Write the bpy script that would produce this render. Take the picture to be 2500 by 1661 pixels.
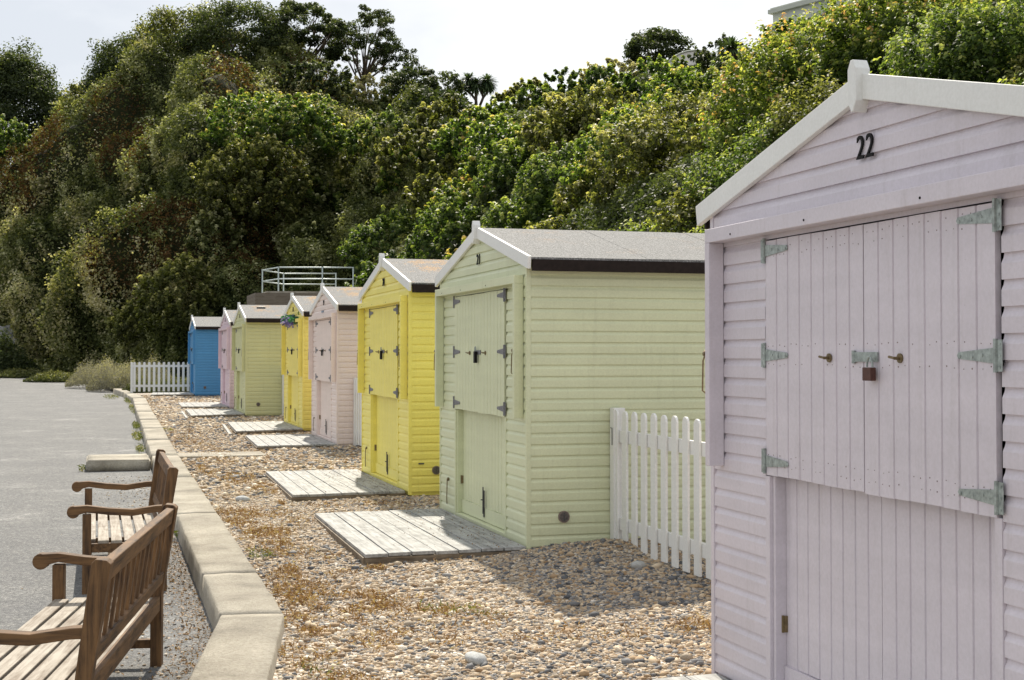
import bpy, bmesh, math, random
import numpy as np
from mathutils import Vector, Matrix

# ------------------------------------------------------------------ scene, camera, sky, sun
for _o in list(bpy.data.objects):
    bpy.data.objects.remove(_o)
S = bpy.context.scene
C = S.collection
YAW, PIT, FPX = math.radians(16.112), math.radians(1.225), 3472.0
CAM = Vector((0, 0, 1.5))
cam_d = bpy.data.cameras.new('camera')
cam = bpy.data.objects.new('camera', cam_d)
C.objects.link(cam)
cam.location = CAM
cam.rotation_euler = (math.radians(90) + PIT, 0, -YAW)
cam_d.lens = 50.0
cam_d.sensor_width = 36.0
cam_d.shift_y = -38.5 / 2500
cam_d.clip_start = 0.05
cam_d.clip_end = 2000
S.camera = cam

SUN_EL, SUN_AZ = math.radians(45.5), math.radians(10.6)
w = bpy.data.worlds.new('World')
S.world = w
w.use_nodes = True
nt = w.node_tree
nt.nodes.clear()
sky = nt.nodes.new('ShaderNodeTexSky')
sky.sky_type = 'NISHITA'
sky.sun_disc = False
sky.sun_elevation = SUN_EL
sky.sun_rotation = SUN_AZ
sky.air_density = 1.0
sky.dust_density = 2.0
bg = nt.nodes.new('ShaderNodeBackground')
bg.inputs['Strength'].default_value = 0.12
out = nt.nodes.new('ShaderNodeOutputWorld')
tc = nt.nodes.new('ShaderNodeTexCoord')
mp = nt.nodes.new('ShaderNodeMapping')
mp.inputs['Scale'].default_value = (1.0, 1.0, 2.2)
mp.inputs['Location'].default_value = (0.35, 0.1, 0.2)
no = nt.nodes.new('ShaderNodeTexNoise')
no.inputs['Scale'].default_value = 2.6
no.inputs['Detail'].default_value = 6
no.inputs['Roughness'].default_value = 0.52
cr = nt.nodes.new('ShaderNodeValToRGB')
cr.color_ramp.elements[0].position = 0.40
cr.color_ramp.elements[0].color = (3.75, 3.98, 4.3, 1)
cr.color_ramp.elements[1].position = 0.60
cr.color_ramp.elements[1].color = (5.45, 5.5, 5.55, 1)
mx = nt.nodes.new('ShaderNodeMix')
mx.data_type = 'RGBA'
mx.inputs['Factor'].default_value = 0.92
L = nt.links.new
L(tc.outputs['Generated'], mp.inputs['Vector'])
L(mp.outputs['Vector'], no.inputs['Vector'])
L(no.outputs['Fac'], cr.inputs['Fac'])
L(sky.outputs['Color'], mx.inputs[6])
L(cr.outputs['Color'], mx.inputs[7])
L(mx.outputs[2], bg.inputs['Color'])
L(bg.outputs['Background'], out.inputs['Surface'])

sd = bpy.data.lights.new('sun', 'SUN')
sd.energy = 4.1
sd.angle = math.radians(0.9)
sd.color = (1.0, 0.92, 0.79)
sun = bpy.data.objects.new('sun', sd)
C.objects.link(sun)
sv = Vector((math.sin(SUN_AZ) * math.cos(SUN_EL), math.cos(SUN_AZ) * math.cos(SUN_EL), math.sin(SUN_EL)))
sun.rotation_euler = sv.to_track_quat('Z', 'Y').to_euler()
sun.location = sv * 60

S.view_settings.view_transform = 'Standard'
S.view_settings.look = 'None'
S.view_settings.exposure = 0.66
S.view_settings.gamma = 1.0
S.render.engine = 'CYCLES'
S.cycles.max_bounces = 8
S.cycles.diffuse_bounces = 4
S.cycles.transmission_bounces = 4
S.cycles.transparent_max_bounces = 4

rnd = random.Random(7)
RNG = np.random.default_rng(11)

# surveying helper: a sighting (u, v in the 2500x1661 frame) and a distance give a place in the world
_F = np.array([math.sin(YAW) * math.cos(PIT), math.cos(YAW) * math.cos(PIT), math.sin(PIT)])
_R = np.array([math.cos(YAW), -math.sin(YAW), 0.0])
_U = np.cross(_R, _F)
def W(u, v, d):
    return np.array([0, 0, 1.5]) + d * (_F + _R * (u - 1250) / FPX - _U * (v - 830.5 + 38.5) / FPX)

def gz(y):   # the beach rises very gently along the row
    return 0.0042 * y - 0.092

# ------------------------------------------------------------------ materials
MATS = {}
def new_mat(name):
    m = bpy.data.materials.new(name)
    m.use_nodes = True
    n = m.node_tree
    return m, n, n.nodes['Principled BSDF']
def nd(n, t, **kw):
    x = n.nodes.new('ShaderNode' + t)
    for k, v in kw.items():
        if k in x.inputs: x.inputs[k].default_value = v
        else: setattr(x, k, v)
    return x
def ramp(n, stops):
    r = n.nodes.new('ShaderNodeValToRGB')
    e = r.color_ramp.elements
    while len(e) < len(stops): e.new(0.5)
    for i, (p, c) in enumerate(stops):
        e[i].position = p
        e[i].color = (c[0], c[1], c[2], 1)
    return r
def mixc(n, fac, a, b, blend='MIX'):
    m = n.nodes.new('ShaderNodeMix')
    m.data_type = 'RGBA'
    m.blend_type = blend
    for sock, val in ((m.inputs[0], fac), (m.inputs[6], a), (m.inputs[7], b)):
        if isinstance(val, bpy.types.NodeSocket): n.links.new(val, sock)
        elif isinstance(val, (int, float)): sock.default_value = val
        else: sock.default_value = (*val, 1)
    return m.outputs[2]
def bump(n, bsdf, height, strength=0.3, dist=0.01):
    b = n.nodes.new('ShaderNodeBump')
    b.inputs['Strength'].default_value = strength
    b.inputs['Distance'].default_value = dist
    n.links.new(height, b.inputs['Height'])
    n.links.new(b.outputs['Normal'], bsdf.inputs['Normal'])
def objco(n, scale=(1, 1, 1)):
    t = n.nodes.new('ShaderNodeTexCoord')
    m = n.nodes.new('ShaderNodeMapping')
    m.inputs['Scale'].default_value = scale
    n.links.new(t.outputs['Object'], m.inputs['Vector'])
    return m.outputs['Vector']

def paint(col, name='paint', rough=0.45, wear=0.5):
    key = (name, col)
    if key in MATS: return MATS[key]
    m, n, b = new_mat(name)
    v = objco(n)
    n1 = nd(n, 'TexNoise', Scale=2.3, Detail=5.0, Roughness=0.6)
    n2 = nd(n, 'TexNoise', Scale=70.0, Detail=3.0, Roughness=0.6)
    vo = nd(n, 'TexVoronoi', Scale=11.0)
    for x in (n1, n2, vo): n.links.new(v, x.inputs['Vector'])
    nb1 = nd(n, 'TexNoise', Scale=1.0, Detail=2.0, Roughness=0.5)
    n.links.new(objco(n, (0.5, 0.5, 9.0)), nb1.inputs['Vector'])
    nb2 = nd(n, 'TexNoise', Scale=1.0, Detail=7.0, Roughness=0.7)
    n.links.new(objco(n, (14.0, 14.0, 1.1)), nb2.inputs['Vector'])
    r1 = ramp(n, [(0.3, [c * (1 - 0.10 * wear) for c in col]), (0.7, [min(1, c * (1 + 0.05 * wear)) for c in col])])
    n.links.new(n1.outputs['Fac'], r1.inputs['Fac'])
    r2 = ramp(n, [(0.35, (0.93, 0.93, 0.92)), (0.65, (1, 1, 1))])
    n.links.new(n2.outputs['Fac'], r2.inputs['Fac'])
    c1 = mixc(n, 1.0, r1.outputs['Color'], r2.outputs['Color'], 'MULTIPLY')
    rb1 = ramp(n, [(0.35, (1 - 0.12 * wear,) * 3), (0.65, (1, 1, 1))])
    n.links.new(nb1.outputs['Fac'], rb1.inputs['Fac'])
    rb2 = ramp(n, [(0.28, (1 - 0.18 * wear, 1 - 0.19 * wear, 1 - 0.22 * wear)), (0.46, (1, 1, 1))])
    n.links.new(nb2.outputs['Fac'], rb2.inputs['Fac'])
    c1 = mixc(n, 1.0, c1, rb1.outputs['Color'], 'MULTIPLY')
    c1 = mixc(n, 1.0, c1, rb2.outputs['Color'], 'MULTIPLY')
    rv = ramp(n, [(0.018, (0.25, 0.2, 0.17)), (0.034, (1, 1, 1))])
    n.links.new(vo.outputs['Distance'], rv.inputs['Fac'])
    c2 = mixc(n, 0.55 * wear, c1, mixc(n, 1.0, c1, rv.outputs['Color'], 'MULTIPLY'))
    n.links.new(c2, b.inputs['Base Color'])
    b.inputs['Roughness'].default_value = rough
    bump(n, b, n2.outputs['Fac'], 0.12, 0.004)
    MATS[key] = m
    return m

def flat(name, col, rough=0.6, metal=0.0, var=0.15, scale=20.0, bumps=0.2):
    key = (name, col)
    if key in MATS: return MATS[key]
    m, n, b = new_mat(name)
    v = objco(n)
    n1 = nd(n, 'TexNoise', Scale=scale, Detail=6.0, Roughness=0.65)
    n.links.new(v, n1.inputs['Vector'])
    r = ramp(n, [(0.3, [c * (1 - var) for c in col]), (0.7, [min(1, c * (1 + var)) for c in col])])
    n.links.new(n1.outputs['Fac'], r.inputs['Fac'])
    n.links.new(r.outputs['Color'], b.inputs['Base Color'])
    b.inputs['Roughness'].default_value = rough
    b.inputs['Metallic'].default_value = metal
    if bumps: bump(n, b, n1.outputs['Fac'], bumps, 0.004)
    if max(col) < 0.05: b.inputs['Specular IOR Level'].default_value = 0.12
    MATS[key] = m
    return m

def concrete(name, base, warm):
    m, n, b = new_mat(name)
    v = objco(n)
    n1 = nd(n, 'TexNoise', Scale=1.6, Detail=8.0, Roughness=0.65)
    n2 = nd(n, 'TexNoise', Scale=55.0, Detail=5.0, Roughness=0.7)
    n3 = nd(n, 'TexVoronoi', Scale=85.0)
    for x in (n1, n2, n3): n.links.new(v, x.inputs['Vector'])
    r1 = ramp(n, [(0.30, [c * 0.60 for c in base]), (0.44, base), (0.6, warm), (0.70, [min(1, c * 1.25) for c in warm])])
    n.links.new(n1.outputs['Fac'], r1.inputs['Fac'])
    r2 = ramp(n, [(0.3, (0.68, 0.67, 0.65)), (0.6, (1, 1, 1))])
    n.links.new(n2.outputs['Fac'], r2.inputs['Fac'])
    c = mixc(n, 1.0, r1.outputs['Color'], r2.outputs['Color'], 'MULTIPLY')
    n.links.new(c, b.inputs['Base Color'])
    b.inputs['Roughness'].default_value = 0.92
    bump(n, b, n2.outputs['Fac'], 0.9, 0.02)
    return m

def weathered(name, dark, light, grain=(3, 40, 40), amt=0.5):
    m, n, b = new_mat(name)
    v = objco(n, grain)
    v2 = objco(n)
    n1 = nd(n, 'TexNoise', Scale=1.0, Detail=8.0, Roughness=0.7, Distortion=0.4)
    n2 = nd(n, 'TexNoise', Scale=6.0, Detail=6.0, Roughness=0.6)
    n.links.new(v, n1.inputs['Vector'])
    n.links.new(v2, n2.inputs['Vector'])
    r1 = ramp(n, [(0.32, dark), (0.62, light)])
    ad = nd(n, 'Math', operation='ADD')
    ml = nd(n, 'Math', operation='MULTIPLY')
    ml.inputs[1].default_value = amt
    sb = nd(n, 'Math', operation='SUBTRACT')
    sb.inputs[1].default_value = 0.5
    n.links.new(n2.outputs['Fac'], sb.inputs[0])
    n.links.new(sb.outputs[0], ml.inputs[0])
    n.links.new(ml.outputs[0], ad.inputs[0])
    n.links.new(n1.outputs['Fac'], ad.inputs[1])
    n.links.new(ad.outputs[0], r1.inputs['Fac'])
    n.links.new(r1.outputs['Color'], b.inputs['Base Color'])
    b.inputs['Roughness'].default_value = 0.8
    bump(n, b, n1.outputs['Fac'], 0.5, 0.006)
    return m

def felt(name, lichen):
    m, n, b = new_mat(name)
    v = objco(n)
    n1 = nd(n, 'TexNoise', Scale=75.0, Detail=5.0, Roughness=0.85)
    n2 = nd(n, 'TexNoise', Scale=2.2, Detail=6.0, Roughness=0.6)
    n3 = nd(n, 'TexNoise', Scale=26.0, Detail=8.0, Roughness=0.85)
    for x in (n1, n2, n3): n.links.new(v, x.inputs['Vector'])
    r1 = ramp(n, [(0.36, (0.05, 0.05, 0.05)), (0.5, (0.16, 0.16, 0.158)), (0.63, (0.40, 0.40, 0.395))])
    n.links.new(n1.outputs['Fac'], r1.inputs['Fac'])
    mm = nd(n, 'Math', operation='MULTIPLY')
    n.links.new(n2.outputs['Fac'], mm.inputs[0])
    n.links.new(n3.outputs['Fac'], mm.inputs[1])
    rl = ramp(n, [(0.335 - 0.045 * lichen, (0, 0, 0)), (0.365 - 0.045 * lichen, (1, 1, 1))])
    n.links.new(mm.outputs[0], rl.inputs['Fac'])
    rq = ramp(n, [(0.44, (0, 0, 0)), (0.53, (0.8 * min(1, lichen),) * 3)])
    n.links.new(n1.outputs['Fac'], rq.inputs['Fac'])
    fa = nd(n, 'Math', operation='MULTIPLY')
    n.links.new(rq.outputs['Color'], fa.inputs[1])
    n.links.new(rl.outputs['Color'], fa.inputs[0])
    c = mixc(n, fa.outputs[0], r1.outputs['Color'], (0.50, 0.27, 0.07))
    n.links.new(c, b.inputs['Base Color'])
    b.inputs['Roughness'].default_value = 0.9
    bump(n, b, n1.outputs['Fac'], 0.5, 0.006)
    return m

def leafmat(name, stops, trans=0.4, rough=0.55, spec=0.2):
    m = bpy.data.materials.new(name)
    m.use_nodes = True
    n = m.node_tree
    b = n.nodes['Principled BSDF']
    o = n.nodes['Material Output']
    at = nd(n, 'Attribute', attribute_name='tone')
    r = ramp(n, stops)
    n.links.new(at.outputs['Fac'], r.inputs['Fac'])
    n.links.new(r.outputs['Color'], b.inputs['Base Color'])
    b.inputs['Roughness'].default_value = rough
    b.inputs['Specular IOR Level'].default_value = spec
    t = nd(n, 'BsdfTranslucent')
    br = mixc(n, 1.0, r.outputs['Color'], (1.95, 2.05, 0.85), 'MULTIPLY')
    n.links.new(br, t.inputs['Color'])
    mxs = nd(n, 'MixShader')
    mxs.inputs[0].default_value = trans
    n.links.new(b.outputs[0], mxs.inputs[1])
    n.links.new(t.outputs[0], mxs.inputs[2])
    n.links.new(mxs.outputs[0], o.inputs['Surface'])
    return m

M_WHITE = paint((0.80, 0.80, 0.77), 'white gloss paint', 0.4, 0.25)
M_BLACK = flat('black fascia', (0.022, 0.016, 0.014), 0.7, 0, 0.3, 30)
M_GALV = flat('galvanised steel', (0.34, 0.38, 0.36), 0.5, 0.55, 0.4, 45, 0.3)
M_DKSTEEL = flat('dull dark steel', (0.10, 0.10, 0.10), 0.5, 0.6, 0.3, 60)
M_BRASS = flat('tarnished brass', (0.20, 0.15, 0.08), 0.5, 0.7, 0.35, 60)
M_RUST = flat('brown padlock enamel', (0.085, 0.032, 0.022), 0.55, 0.2, 0.25, 80)
M_NUM = flat('black numerals', (0.010, 0.009, 0.009), 0.6, 0.0, 0.2, 50)
M_NAIL = flat('rusty nail head', (0.16, 0.10, 0.09), 0.7, 0, 0.3, 50, 0)
M_DARK = flat('painted gap shade', (0.01, 0.01, 0.01), 0.9, 0, 0.1, 5, 0)  # near-black colour that stands for shade in the door gaps
M_VENT = flat('grey vent grille', (0.22, 0.17, 0.14), 0.6, 0.1, 0.3, 60)
M_DECK = weathered('weathered deck boards', (0.16, 0.158, 0.15), (0.43, 0.43, 0.41), (30, 1.6, 30), 0.5)
M_DECKSIDE = weathered('deck edge timber', (0.07, 0.05, 0.03), (0.24, 0.19, 0.13), (3, 40, 40), 0.5)
M_TEAK = weathered('weathered teak', (0.026, 0.012, 0.005), (0.185, 0.098, 0.038), (34, 2.6, 34), 0.35)
M_TEAKV = weathered('weathered teak upright grain', (0.026, 0.012, 0.005), (0.185, 0.098, 0.038), (34, 34, 2.6), 0.35)
M_TEAKX = weathered('weathered teak cross grain', (0.026, 0.012, 0.005), (0.185, 0.098, 0.038), (2.6, 34, 34), 0.35)
M_TEAKTOP = weathered('silvered teak', (0.15, 0.11, 0.075), (0.40, 0.36, 0.30), (34, 2.2, 34), 0.4)
M_KERB = concrete('kerb concrete', (0.375, 0.34, 0.275), (0.49, 0.45, 0.37))
M_RAIL = flat('pale blue grey rail paint', (0.50, 0.58, 0.58), 0.4, 0.2, 0.12, 30)
M_BARK = flat('bark', (0.10, 0.075, 0.05), 0.9, 0, 0.4, 12, 0.6)
M_CREAM = flat('cream stucco', (0.52, 0.54, 0.47), 0.8, 0, 0.06, 2, 0.1)
M_SLATE = flat('slate roof', (0.13, 0.12, 0.12), 0.7, 0, 0.2, 6)
M_PALEROOF = flat('pale roof sheet', (0.55, 0.60, 0.63), 0.5, 0, 0.08, 3)
M_CANVAS = flat('white canvas', (0.78, 0.74, 0.70), 0.7, 0, 0.06, 4)
M_CHALK = flat('chalk rock', (0.24, 0.24, 0.23), 0.95, 0, 0.85, 3, 0.9)

def brickmat():
    m, n, b = new_mat('old brown brick')
    v = objco(n)
    br = n.nodes.new('ShaderNodeTexBrick')
    mp_ = nd(n, 'Mapping')
    mp_.inputs['Rotation'].default_value = (math.radians(90), 0, 0)
    n.links.new(v, mp_.inputs['Vector'])
    n.links.new(mp_.outputs[0], br.inputs['Vector'])
    br.inputs['Scale'].default_value = 4.4
    br.inputs['Color1'].default_value = (0.115, 0.085, 0.06, 1)
    br.inputs['Color2'].default_value = (0.17, 0.135, 0.10, 1)
    br.inputs['Mortar'].default_value = (0.22, 0.20, 0.17, 1)
    br.inputs['Mortar Size'].default_value = 0.03
    n.links.new(br.outputs['Color'], b.inputs['Base Color'])
    b.inputs['Roughness'].default_value = 0.95
    return m
M_BRICK = brickmat()

def roadmat():
    m, n, b = new_mat('worn asphalt')
    v = objco(n)
    n1 = nd(n, 'TexNoise', Scale=120.0, Detail=4.0, Roughness=0.8)
    n2 = nd(n, 'TexNoise', Scale=0.9, Detail=9.0, Roughness=0.68)
    n3 = nd(n, 'TexNoise', Scale=7.0, Detail=7.0, Roughness=0.75)
    vo = nd(n, 'TexVoronoi', Scale=60.0)
    vo2 = nd(n, 'TexVoronoi', Scale=38.0)
    for x in (n1, n2, n3, vo, vo2): n.links.new(v, x.inputs['Vector'])
    r1 = ramp(n, [(0.33, (0.065, 0.067, 0.07)), (0.5, (0.165, 0.167, 0.17)), (0.66, (0.34, 0.34, 0.335))])
    n.links.new(n1.outputs['Fac'], r1.inputs['Fac'])
    r2 = ramp(n, [(0.3, (0.86, 0.86, 0.87)), (0.55, (1.0, 1.0, 0.99)), (0.64, (1.25, 1.24, 1.22)), (0.72, (2.0, 1.97, 1.9))])
    n.links.new(n2.outputs['Fac'], r2.inputs['Fac'])
    c = mixc(n, 1.0, r1.outputs['Color'], r2.outputs['Color'], 'MULTIPLY')
    r3 = ramp(n, [(0.35, (0.90, 0.90, 0.89)), (0.5, (1, 1, 1)), (0.68, (1.14, 1.12, 1.08))])
    n.links.new(n3.outputs['Fac'], r3.inputs['Fac'])
    c = mixc(n, 1.0, c, r3.outputs['Color'], 'MULTIPLY')
    n5 = nd(n, 'TexNoise', Scale=26.0, Detail=9.0, Roughness=0.8)
    n.links.new(v, n5.inputs['Vector'])
    r5 = ramp(n, [(0.38, (0.80, 0.80, 0.80)), (0.5, (1, 1, 1)), (0.62, (1.28, 1.27, 1.24))])
    n.links.new(n5.outputs['Fac'], r5.inputs['Fac'])
    c = mixc(n, 1.0, c, r5.outputs['Color'], 'MULTIPLY')
    rc = ramp(n, [(0.3, (0.8, 0.8, 0.8)), (0.55, (1, 1, 1)), (0.9, (1.45, 1.42, 1.36))])
    n.links.new(vo.outputs['Color'], rc.inputs['Fac'])
    c = mixc(n, 0.8, c, mixc(n, 1.0, c, rc.outputs['Color'], 'MULTIPLY'))
    n.links.new(c, b.inputs['Base Color'])
    b.inputs['Roughness'].default_value = 0.9
    b.inputs['Specular IOR Level'].default_value = 0.25
    bump(n, b, n1.outputs['Fac'], 0.7, 0.01)
    return m
M_ROAD = roadmat()

def shinglemat():
    m, n, b = new_mat('beach shingle')
    v = objco(n)
    outs = []
    a = nd(n, 'TexVoronoi', Scale=34.0)
    a2 = nd(n, 'TexVoronoi', Scale=17.0)
    n2 = nd(n, 'TexNoise', Scale=0.8, Detail=8.0, Roughness=0.65)
    n3 = nd(n, 'TexNoise', Scale=5.0, Detail=5.0, Roughness=0.65)
    for x in (a, a2, n2, n3): n.links.new(v, x.inputs['Vector'])
    st = [(0.05, (0.08, 0.085, 0.09)), (0.25, (0.20, 0.185, 0.165)), (0.45, (0.36, 0.285, 0.20)), (0.62, (0.46, 0.37, 0.27)), (0.8, (0.30, 0.29, 0.28)), (0.95, (0.68, 0.64, 0.58))]
    sx = nd(n, 'SeparateColor')
    n.links.new(a.outputs['Color'], sx.inputs[0])
    r = ramp(n, st)
    n.links.new(sx.outputs[0], r.inputs['Fac'])
    re = ramp(n, [(0.0, (1, 1, 1)), (0.45, (0.9, 0.9, 0.9)), (0.75, (0.35, 0.32, 0.28))])
    n.links.new(a.outputs['Distance'], re.inputs['Fac'])
    r2 = ramp(n, [(0.3, (0.82, 0.80, 0.78)), (0.7, (1.15, 1.10, 1.04))])
    n.links.new(n2.outputs['Fac'], r2.inputs['Fac'])
    c = mixc(n, 1.0, r.outputs['Color'], r2.outputs['Color'], 'MULTIPLY')
    n.links.new(c, b.inputs['Base Color'])
    b.inputs['Roughness'].default_value = 0.85
    ad = nd(n, 'Math', operation='ADD')
    n.links.new(a.outputs['Distance'], ad.inputs[0])
    n.links.new(a2.outputs['Distance'], ad.inputs[1])
    inv = nd(n, 'Math', operation='MULTIPLY')
    inv.inputs[1].default_value = -1.0
    n.links.new(ad.outputs[0], inv.inputs[0])
    bump(n, b, inv.outputs[0], 0.8, 0.02)
    return m
M_SHINGLE = shinglemat()
M_SOIL = flat('dry soil', (0.13, 0.10, 0.065), 0.95, 0, 0.35, 3, 0.5)
M_GRASSBASE = flat('rough grass ground', (0.10, 0.11, 0.04), 0.95, 0, 0.4, 4, 0.5)
M_HILL = flat('dark hillside earth', (0.022, 0.026, 0.010), 1.0, 0, 0.4, 0.8, 0.3)  # dark green-brown earth beneath the leaf cover

# ------------------------------------------------------------------ object helpers
def thing(name, label, cat, loc=(0, 0, 0), rotz=0.0, group=None):
    o = bpy.data.objects.new(name, None)
    o.empty_display_size = 0.2
    C.objects.link(o)
    o.location = loc
    o.rotation_euler = (0, 0, rotz)
    o['label'] = label
    o['category'] = cat
    if group: o['group'] = group
    return o
def tag(o, label, cat, group=None, kind=None):
    o['label'] = label
    o['category'] = cat
    if group: o['group'] = group
    if kind: o['kind'] = kind
    return o

class MB:
    def __init__(s):
        s.v, s.f, s.mi = [], [], []
    def add(s, vs, fs, m=0):
        k = len(s.v)
        s.v += [tuple(float(c) for c in p) for p in vs]
        s.f += [tuple(i + k for i in f) for f in fs]
        s.mi += [m] * len(fs)
        return s
    def box(s, x0, x1, y0, y1, z0, z1, m=0):
        vs = [(x0, y0, z0), (x1, y0, z0), (x1, y1, z0), (x0, y1, z0), (x0, y0, z1), (x1, y0, z1), (x1, y1, z1), (x0, y1, z1)]
        fs = [(0, 3, 2, 1), (4, 5, 6, 7), (0, 1, 5, 4), (1, 2, 6, 5), (2, 3, 7, 6), (3, 0, 4, 7)]
        return s.add(vs, fs, m)
    def beam(s, a, b, wd, th, up=(0, 0, 1), m=0):   # box from a to b; wd across, th along 'up'
        a, b, up = Vector(a), Vector(b), Vector(up)
        d = (b - a).normalized()
        side = d.cross(up).normalized()
        u = side.cross(d).normalized()
        vs = []
        for p in (a, b):
            for i, j in ((-1, -1), (1, -1), (1, 1), (-1, 1)):
                vs.append(p + side * wd / 2 * i + u * th / 2 * j)
        return s.add(vs, [(0, 1, 2, 3)[::-1], (4, 5, 6, 7), (0, 1, 5, 4), (1, 2, 6, 5), (2, 3, 7, 6), (3, 0, 4, 7)], m)
    def prism(s, poly, ax, t0, t1, m=0):   # poly in the two other axes
        n = len(poly)
        def P(a, b, t):
            return {'x': (t, a, b), 'y': (a, t, b), 'z': (a, b, t)}[ax]
        vs = [P(a, b, t0) for a, b in poly] + [P(a, b, t1) for a, b in poly]
        fs = [tuple(range(n))[::-1], tuple(range(n, 2 * n))] + [(i, (i + 1) % n, n + (i + 1) % n, n + i) for i in range(n)]
        return s.add(vs, fs, m)
    def tube(s, pts, rad, n=8, m=0):
        pts = [Vector(p) for p in pts]
        if not hasattr(rad, '__len__'): rad = [rad] * len(pts)
        vs, fs = [], []
        ref = None
        for i, p in enumerate(pts):
            d = (pts[min(i + 1, len(pts) - 1)] - pts[max(i - 1, 0)]).normalized()
            if ref is None: ref = Vector((0, 0, 1)) if abs(d.z) < 0.9 else Vector((1, 0, 0))
            a = (ref - d * ref.dot(d)).normalized()
            ref = a
            b = d.cross(a)
            for k in range(n):
                t = 2 * math.pi * k / n
                vs.append(p + (a * math.cos(t) + b * math.sin(t)) * rad[i])
        for i in range(len(pts) - 1):
            for k in range(n):
                fs.append((i * n + k, i * n + (k + 1) % n, (i + 1) * n + (k + 1) % n, (i + 1) * n + k))
        fs.append(tuple(range(n))[::-1])
        fs.append(tuple(range((len(pts) - 1) * n, len(pts) * n)))
        return s.add(vs, fs, m)
    def disc(s, c, axis, r, th, n=20, m=0):
        c = Vector(c)
        ax = Vector(axis).normalized()
        return s.tube([c - ax * th / 2, c + ax * th / 2], r, n, m)
    def build(s, name, mat, parent=None, smooth=False, bevel=0.0, loc=None, clean=True):
        me = bpy.data.meshes.new(name)
        me.from_pydata(s.v, [], s.f)
        mats = mat if isinstance(mat, (list, tuple)) else [mat]
        for x in mats: me.materials.append(x)
        if len(mats) > 1: me.polygons.foreach_set('material_index', s.mi)
        if clean:
            bm = bmesh.new()
            bm.from_mesh(me)
            bmesh.ops.recalc_face_normals(bm, faces=bm.faces)
            bm.to_mesh(me)
            bm.free()
        if smooth:
            me.polygons.foreach_set('use_smooth', [True] * len(me.polygons))
        me.update()
        o = bpy.data.objects.new(name, me)
        C.objects.link(o)
        if parent: o.parent = parent
        if loc is not None: o.location = loc
        if bevel:
            b = o.modifiers.new('bevel', 'BEVEL')
            b.width = bevel
            b.segments = 2
            b.limit_method = 'ANGLE'
        return o

def np_mesh(name, verts, faces, mat, parent=None, tone=None, smooth=False):
    """verts (N,3), faces (M,k) numpy; tone per vertex"""
    me = bpy.data.meshes.new(name)
    k = faces.shape[1]
    me.vertices.add(len(verts))
    me.vertices.foreach_set('co', verts.astype(np.float32).ravel())
    me.loops.add(faces.size)
    me.loops.foreach_set('vertex_index', faces.astype(np.int32).ravel())
    me.polygons.add(len(faces))
    me.polygons.foreach_set('loop_start', np.arange(0, faces.size, k, dtype=np.int32))
    if smooth: me.polygons.foreach_set('use_smooth', np.ones(len(faces), dtype=bool))
    if tone is not None:
        at = me.attributes.new('tone', 'FLOAT', 'POINT')
        at.data.foreach_set('value', tone.astype(np.float32))
    me.materials.append(mat)
    me.update(calc_edges=True)
    o = bpy.data.objects.new(name, me)
    C.objects.link(o)
    if parent: o.parent = parent
    return o

# value noise
_NT = RNG.random((64, 64, 64))
def vnoise(p):
    p = np.asarray(p, float)
    i = np.floor(p).astype(int)
    f = p - i
    f = f * f * (3 - 2 * f)
    r = 0
    for dx in (0, 1):
        for dy in (0, 1):
            for dz in (0, 1):
                wgt = (f[..., 0] if dx else 1 - f[..., 0]) * (f[..., 1] if dy else 1 - f[..., 1]) * (f[..., 2] if dz else 1 - f[..., 2])
                r = r + wgt * _NT[(i[..., 0] + dx) % 64, (i[..., 1] + dy) % 64, (i[..., 2] + dz) % 64]
    return r * 2 - 1
def fnoise(p, oct=3):
    p = np.asarray(p, float)
    return sum(vnoise(p * 2 ** k + 7.3 * k) / 2 ** k for k in range(oct))

# ------------------------------------------------------------------ ground, road, shingle
def sheet(name, poly, zf, mat):
    me = bpy.data.meshes.new(name)
    me.from_pydata([(x, y, zf(x, y)) for x, y in poly], [], [tuple(range(len(poly)))])
    me.materials.append(mat)
    o = bpy.data.objects.new(name, me)
    C.objects.link(o)
    o['kind'] = 'structure'
    return o
g = sheet('ground', [(-700, -300), (700, -300), (700, 900), (-700, 900)], lambda x, y: -0.9, M_SOIL)

KR = [(-0.95, -1.0), (0.41, 6.71), (0.66, 8.21), (0.67, 13.0), (0.70, 21.7), (0.80, 30.4), (0.85, 37.3), (0.94, 44.5), (0.74, 50.9), (0.45, 55.3)]
KG = [(-0.60, -1.0), (0.73, 6.54), (1.01, 8.16), (1.03, 13.0), (1.06, 21.6), (1.16, 29.8), (1.21, 37.2), (1.32, 45.4), (1.04, 50.2), (0.77, 55.2)]
def kx(y, K):
    return float(np.interp(y, [p[1] for p in K], [p[0] for p in K]))

# road: grid sheet sloping with the beach
ys = np.concatenate([np.arange(-6, 20, 1.0), np.arange(20, 110, 3.0)])
V, Fc = [], []
verge = [(0.60, 55.3), (-0.35, 62.0), (-1.2, 71.0), (-3.0, 82.0), (-5.0, 93.0), (-8, 110)]
def road_edge(y):
    if y < 55.3: return kx(y, KR) + 0.06
    return float(np.interp(y, [p[1] for p in verge], [p[0] for p in verge])) + 0.3
xs_rel = np.linspace(0, 1, 14)
for y in ys:
    e = road_edge(y)
    for t in xs_rel:
        x = e - 60 * (1 - t) ** 1.8
        V.append((x, y, -0.165 + 0.0042 * y))
nx = len(xs_rel)
for i in range(len(ys) - 1):
    for j in range(nx - 1):
        Fc.append((i * nx + j, i * nx + j + 1, (i + 1) * nx + j + 1, (i + 1) * nx + j))
mb = MB()
mb.v, mb.f, mb.mi = V, Fc, [0] * len(Fc)
o = mb.build('road', M_ROAD)
o['kind'] = 'structure'

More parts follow.
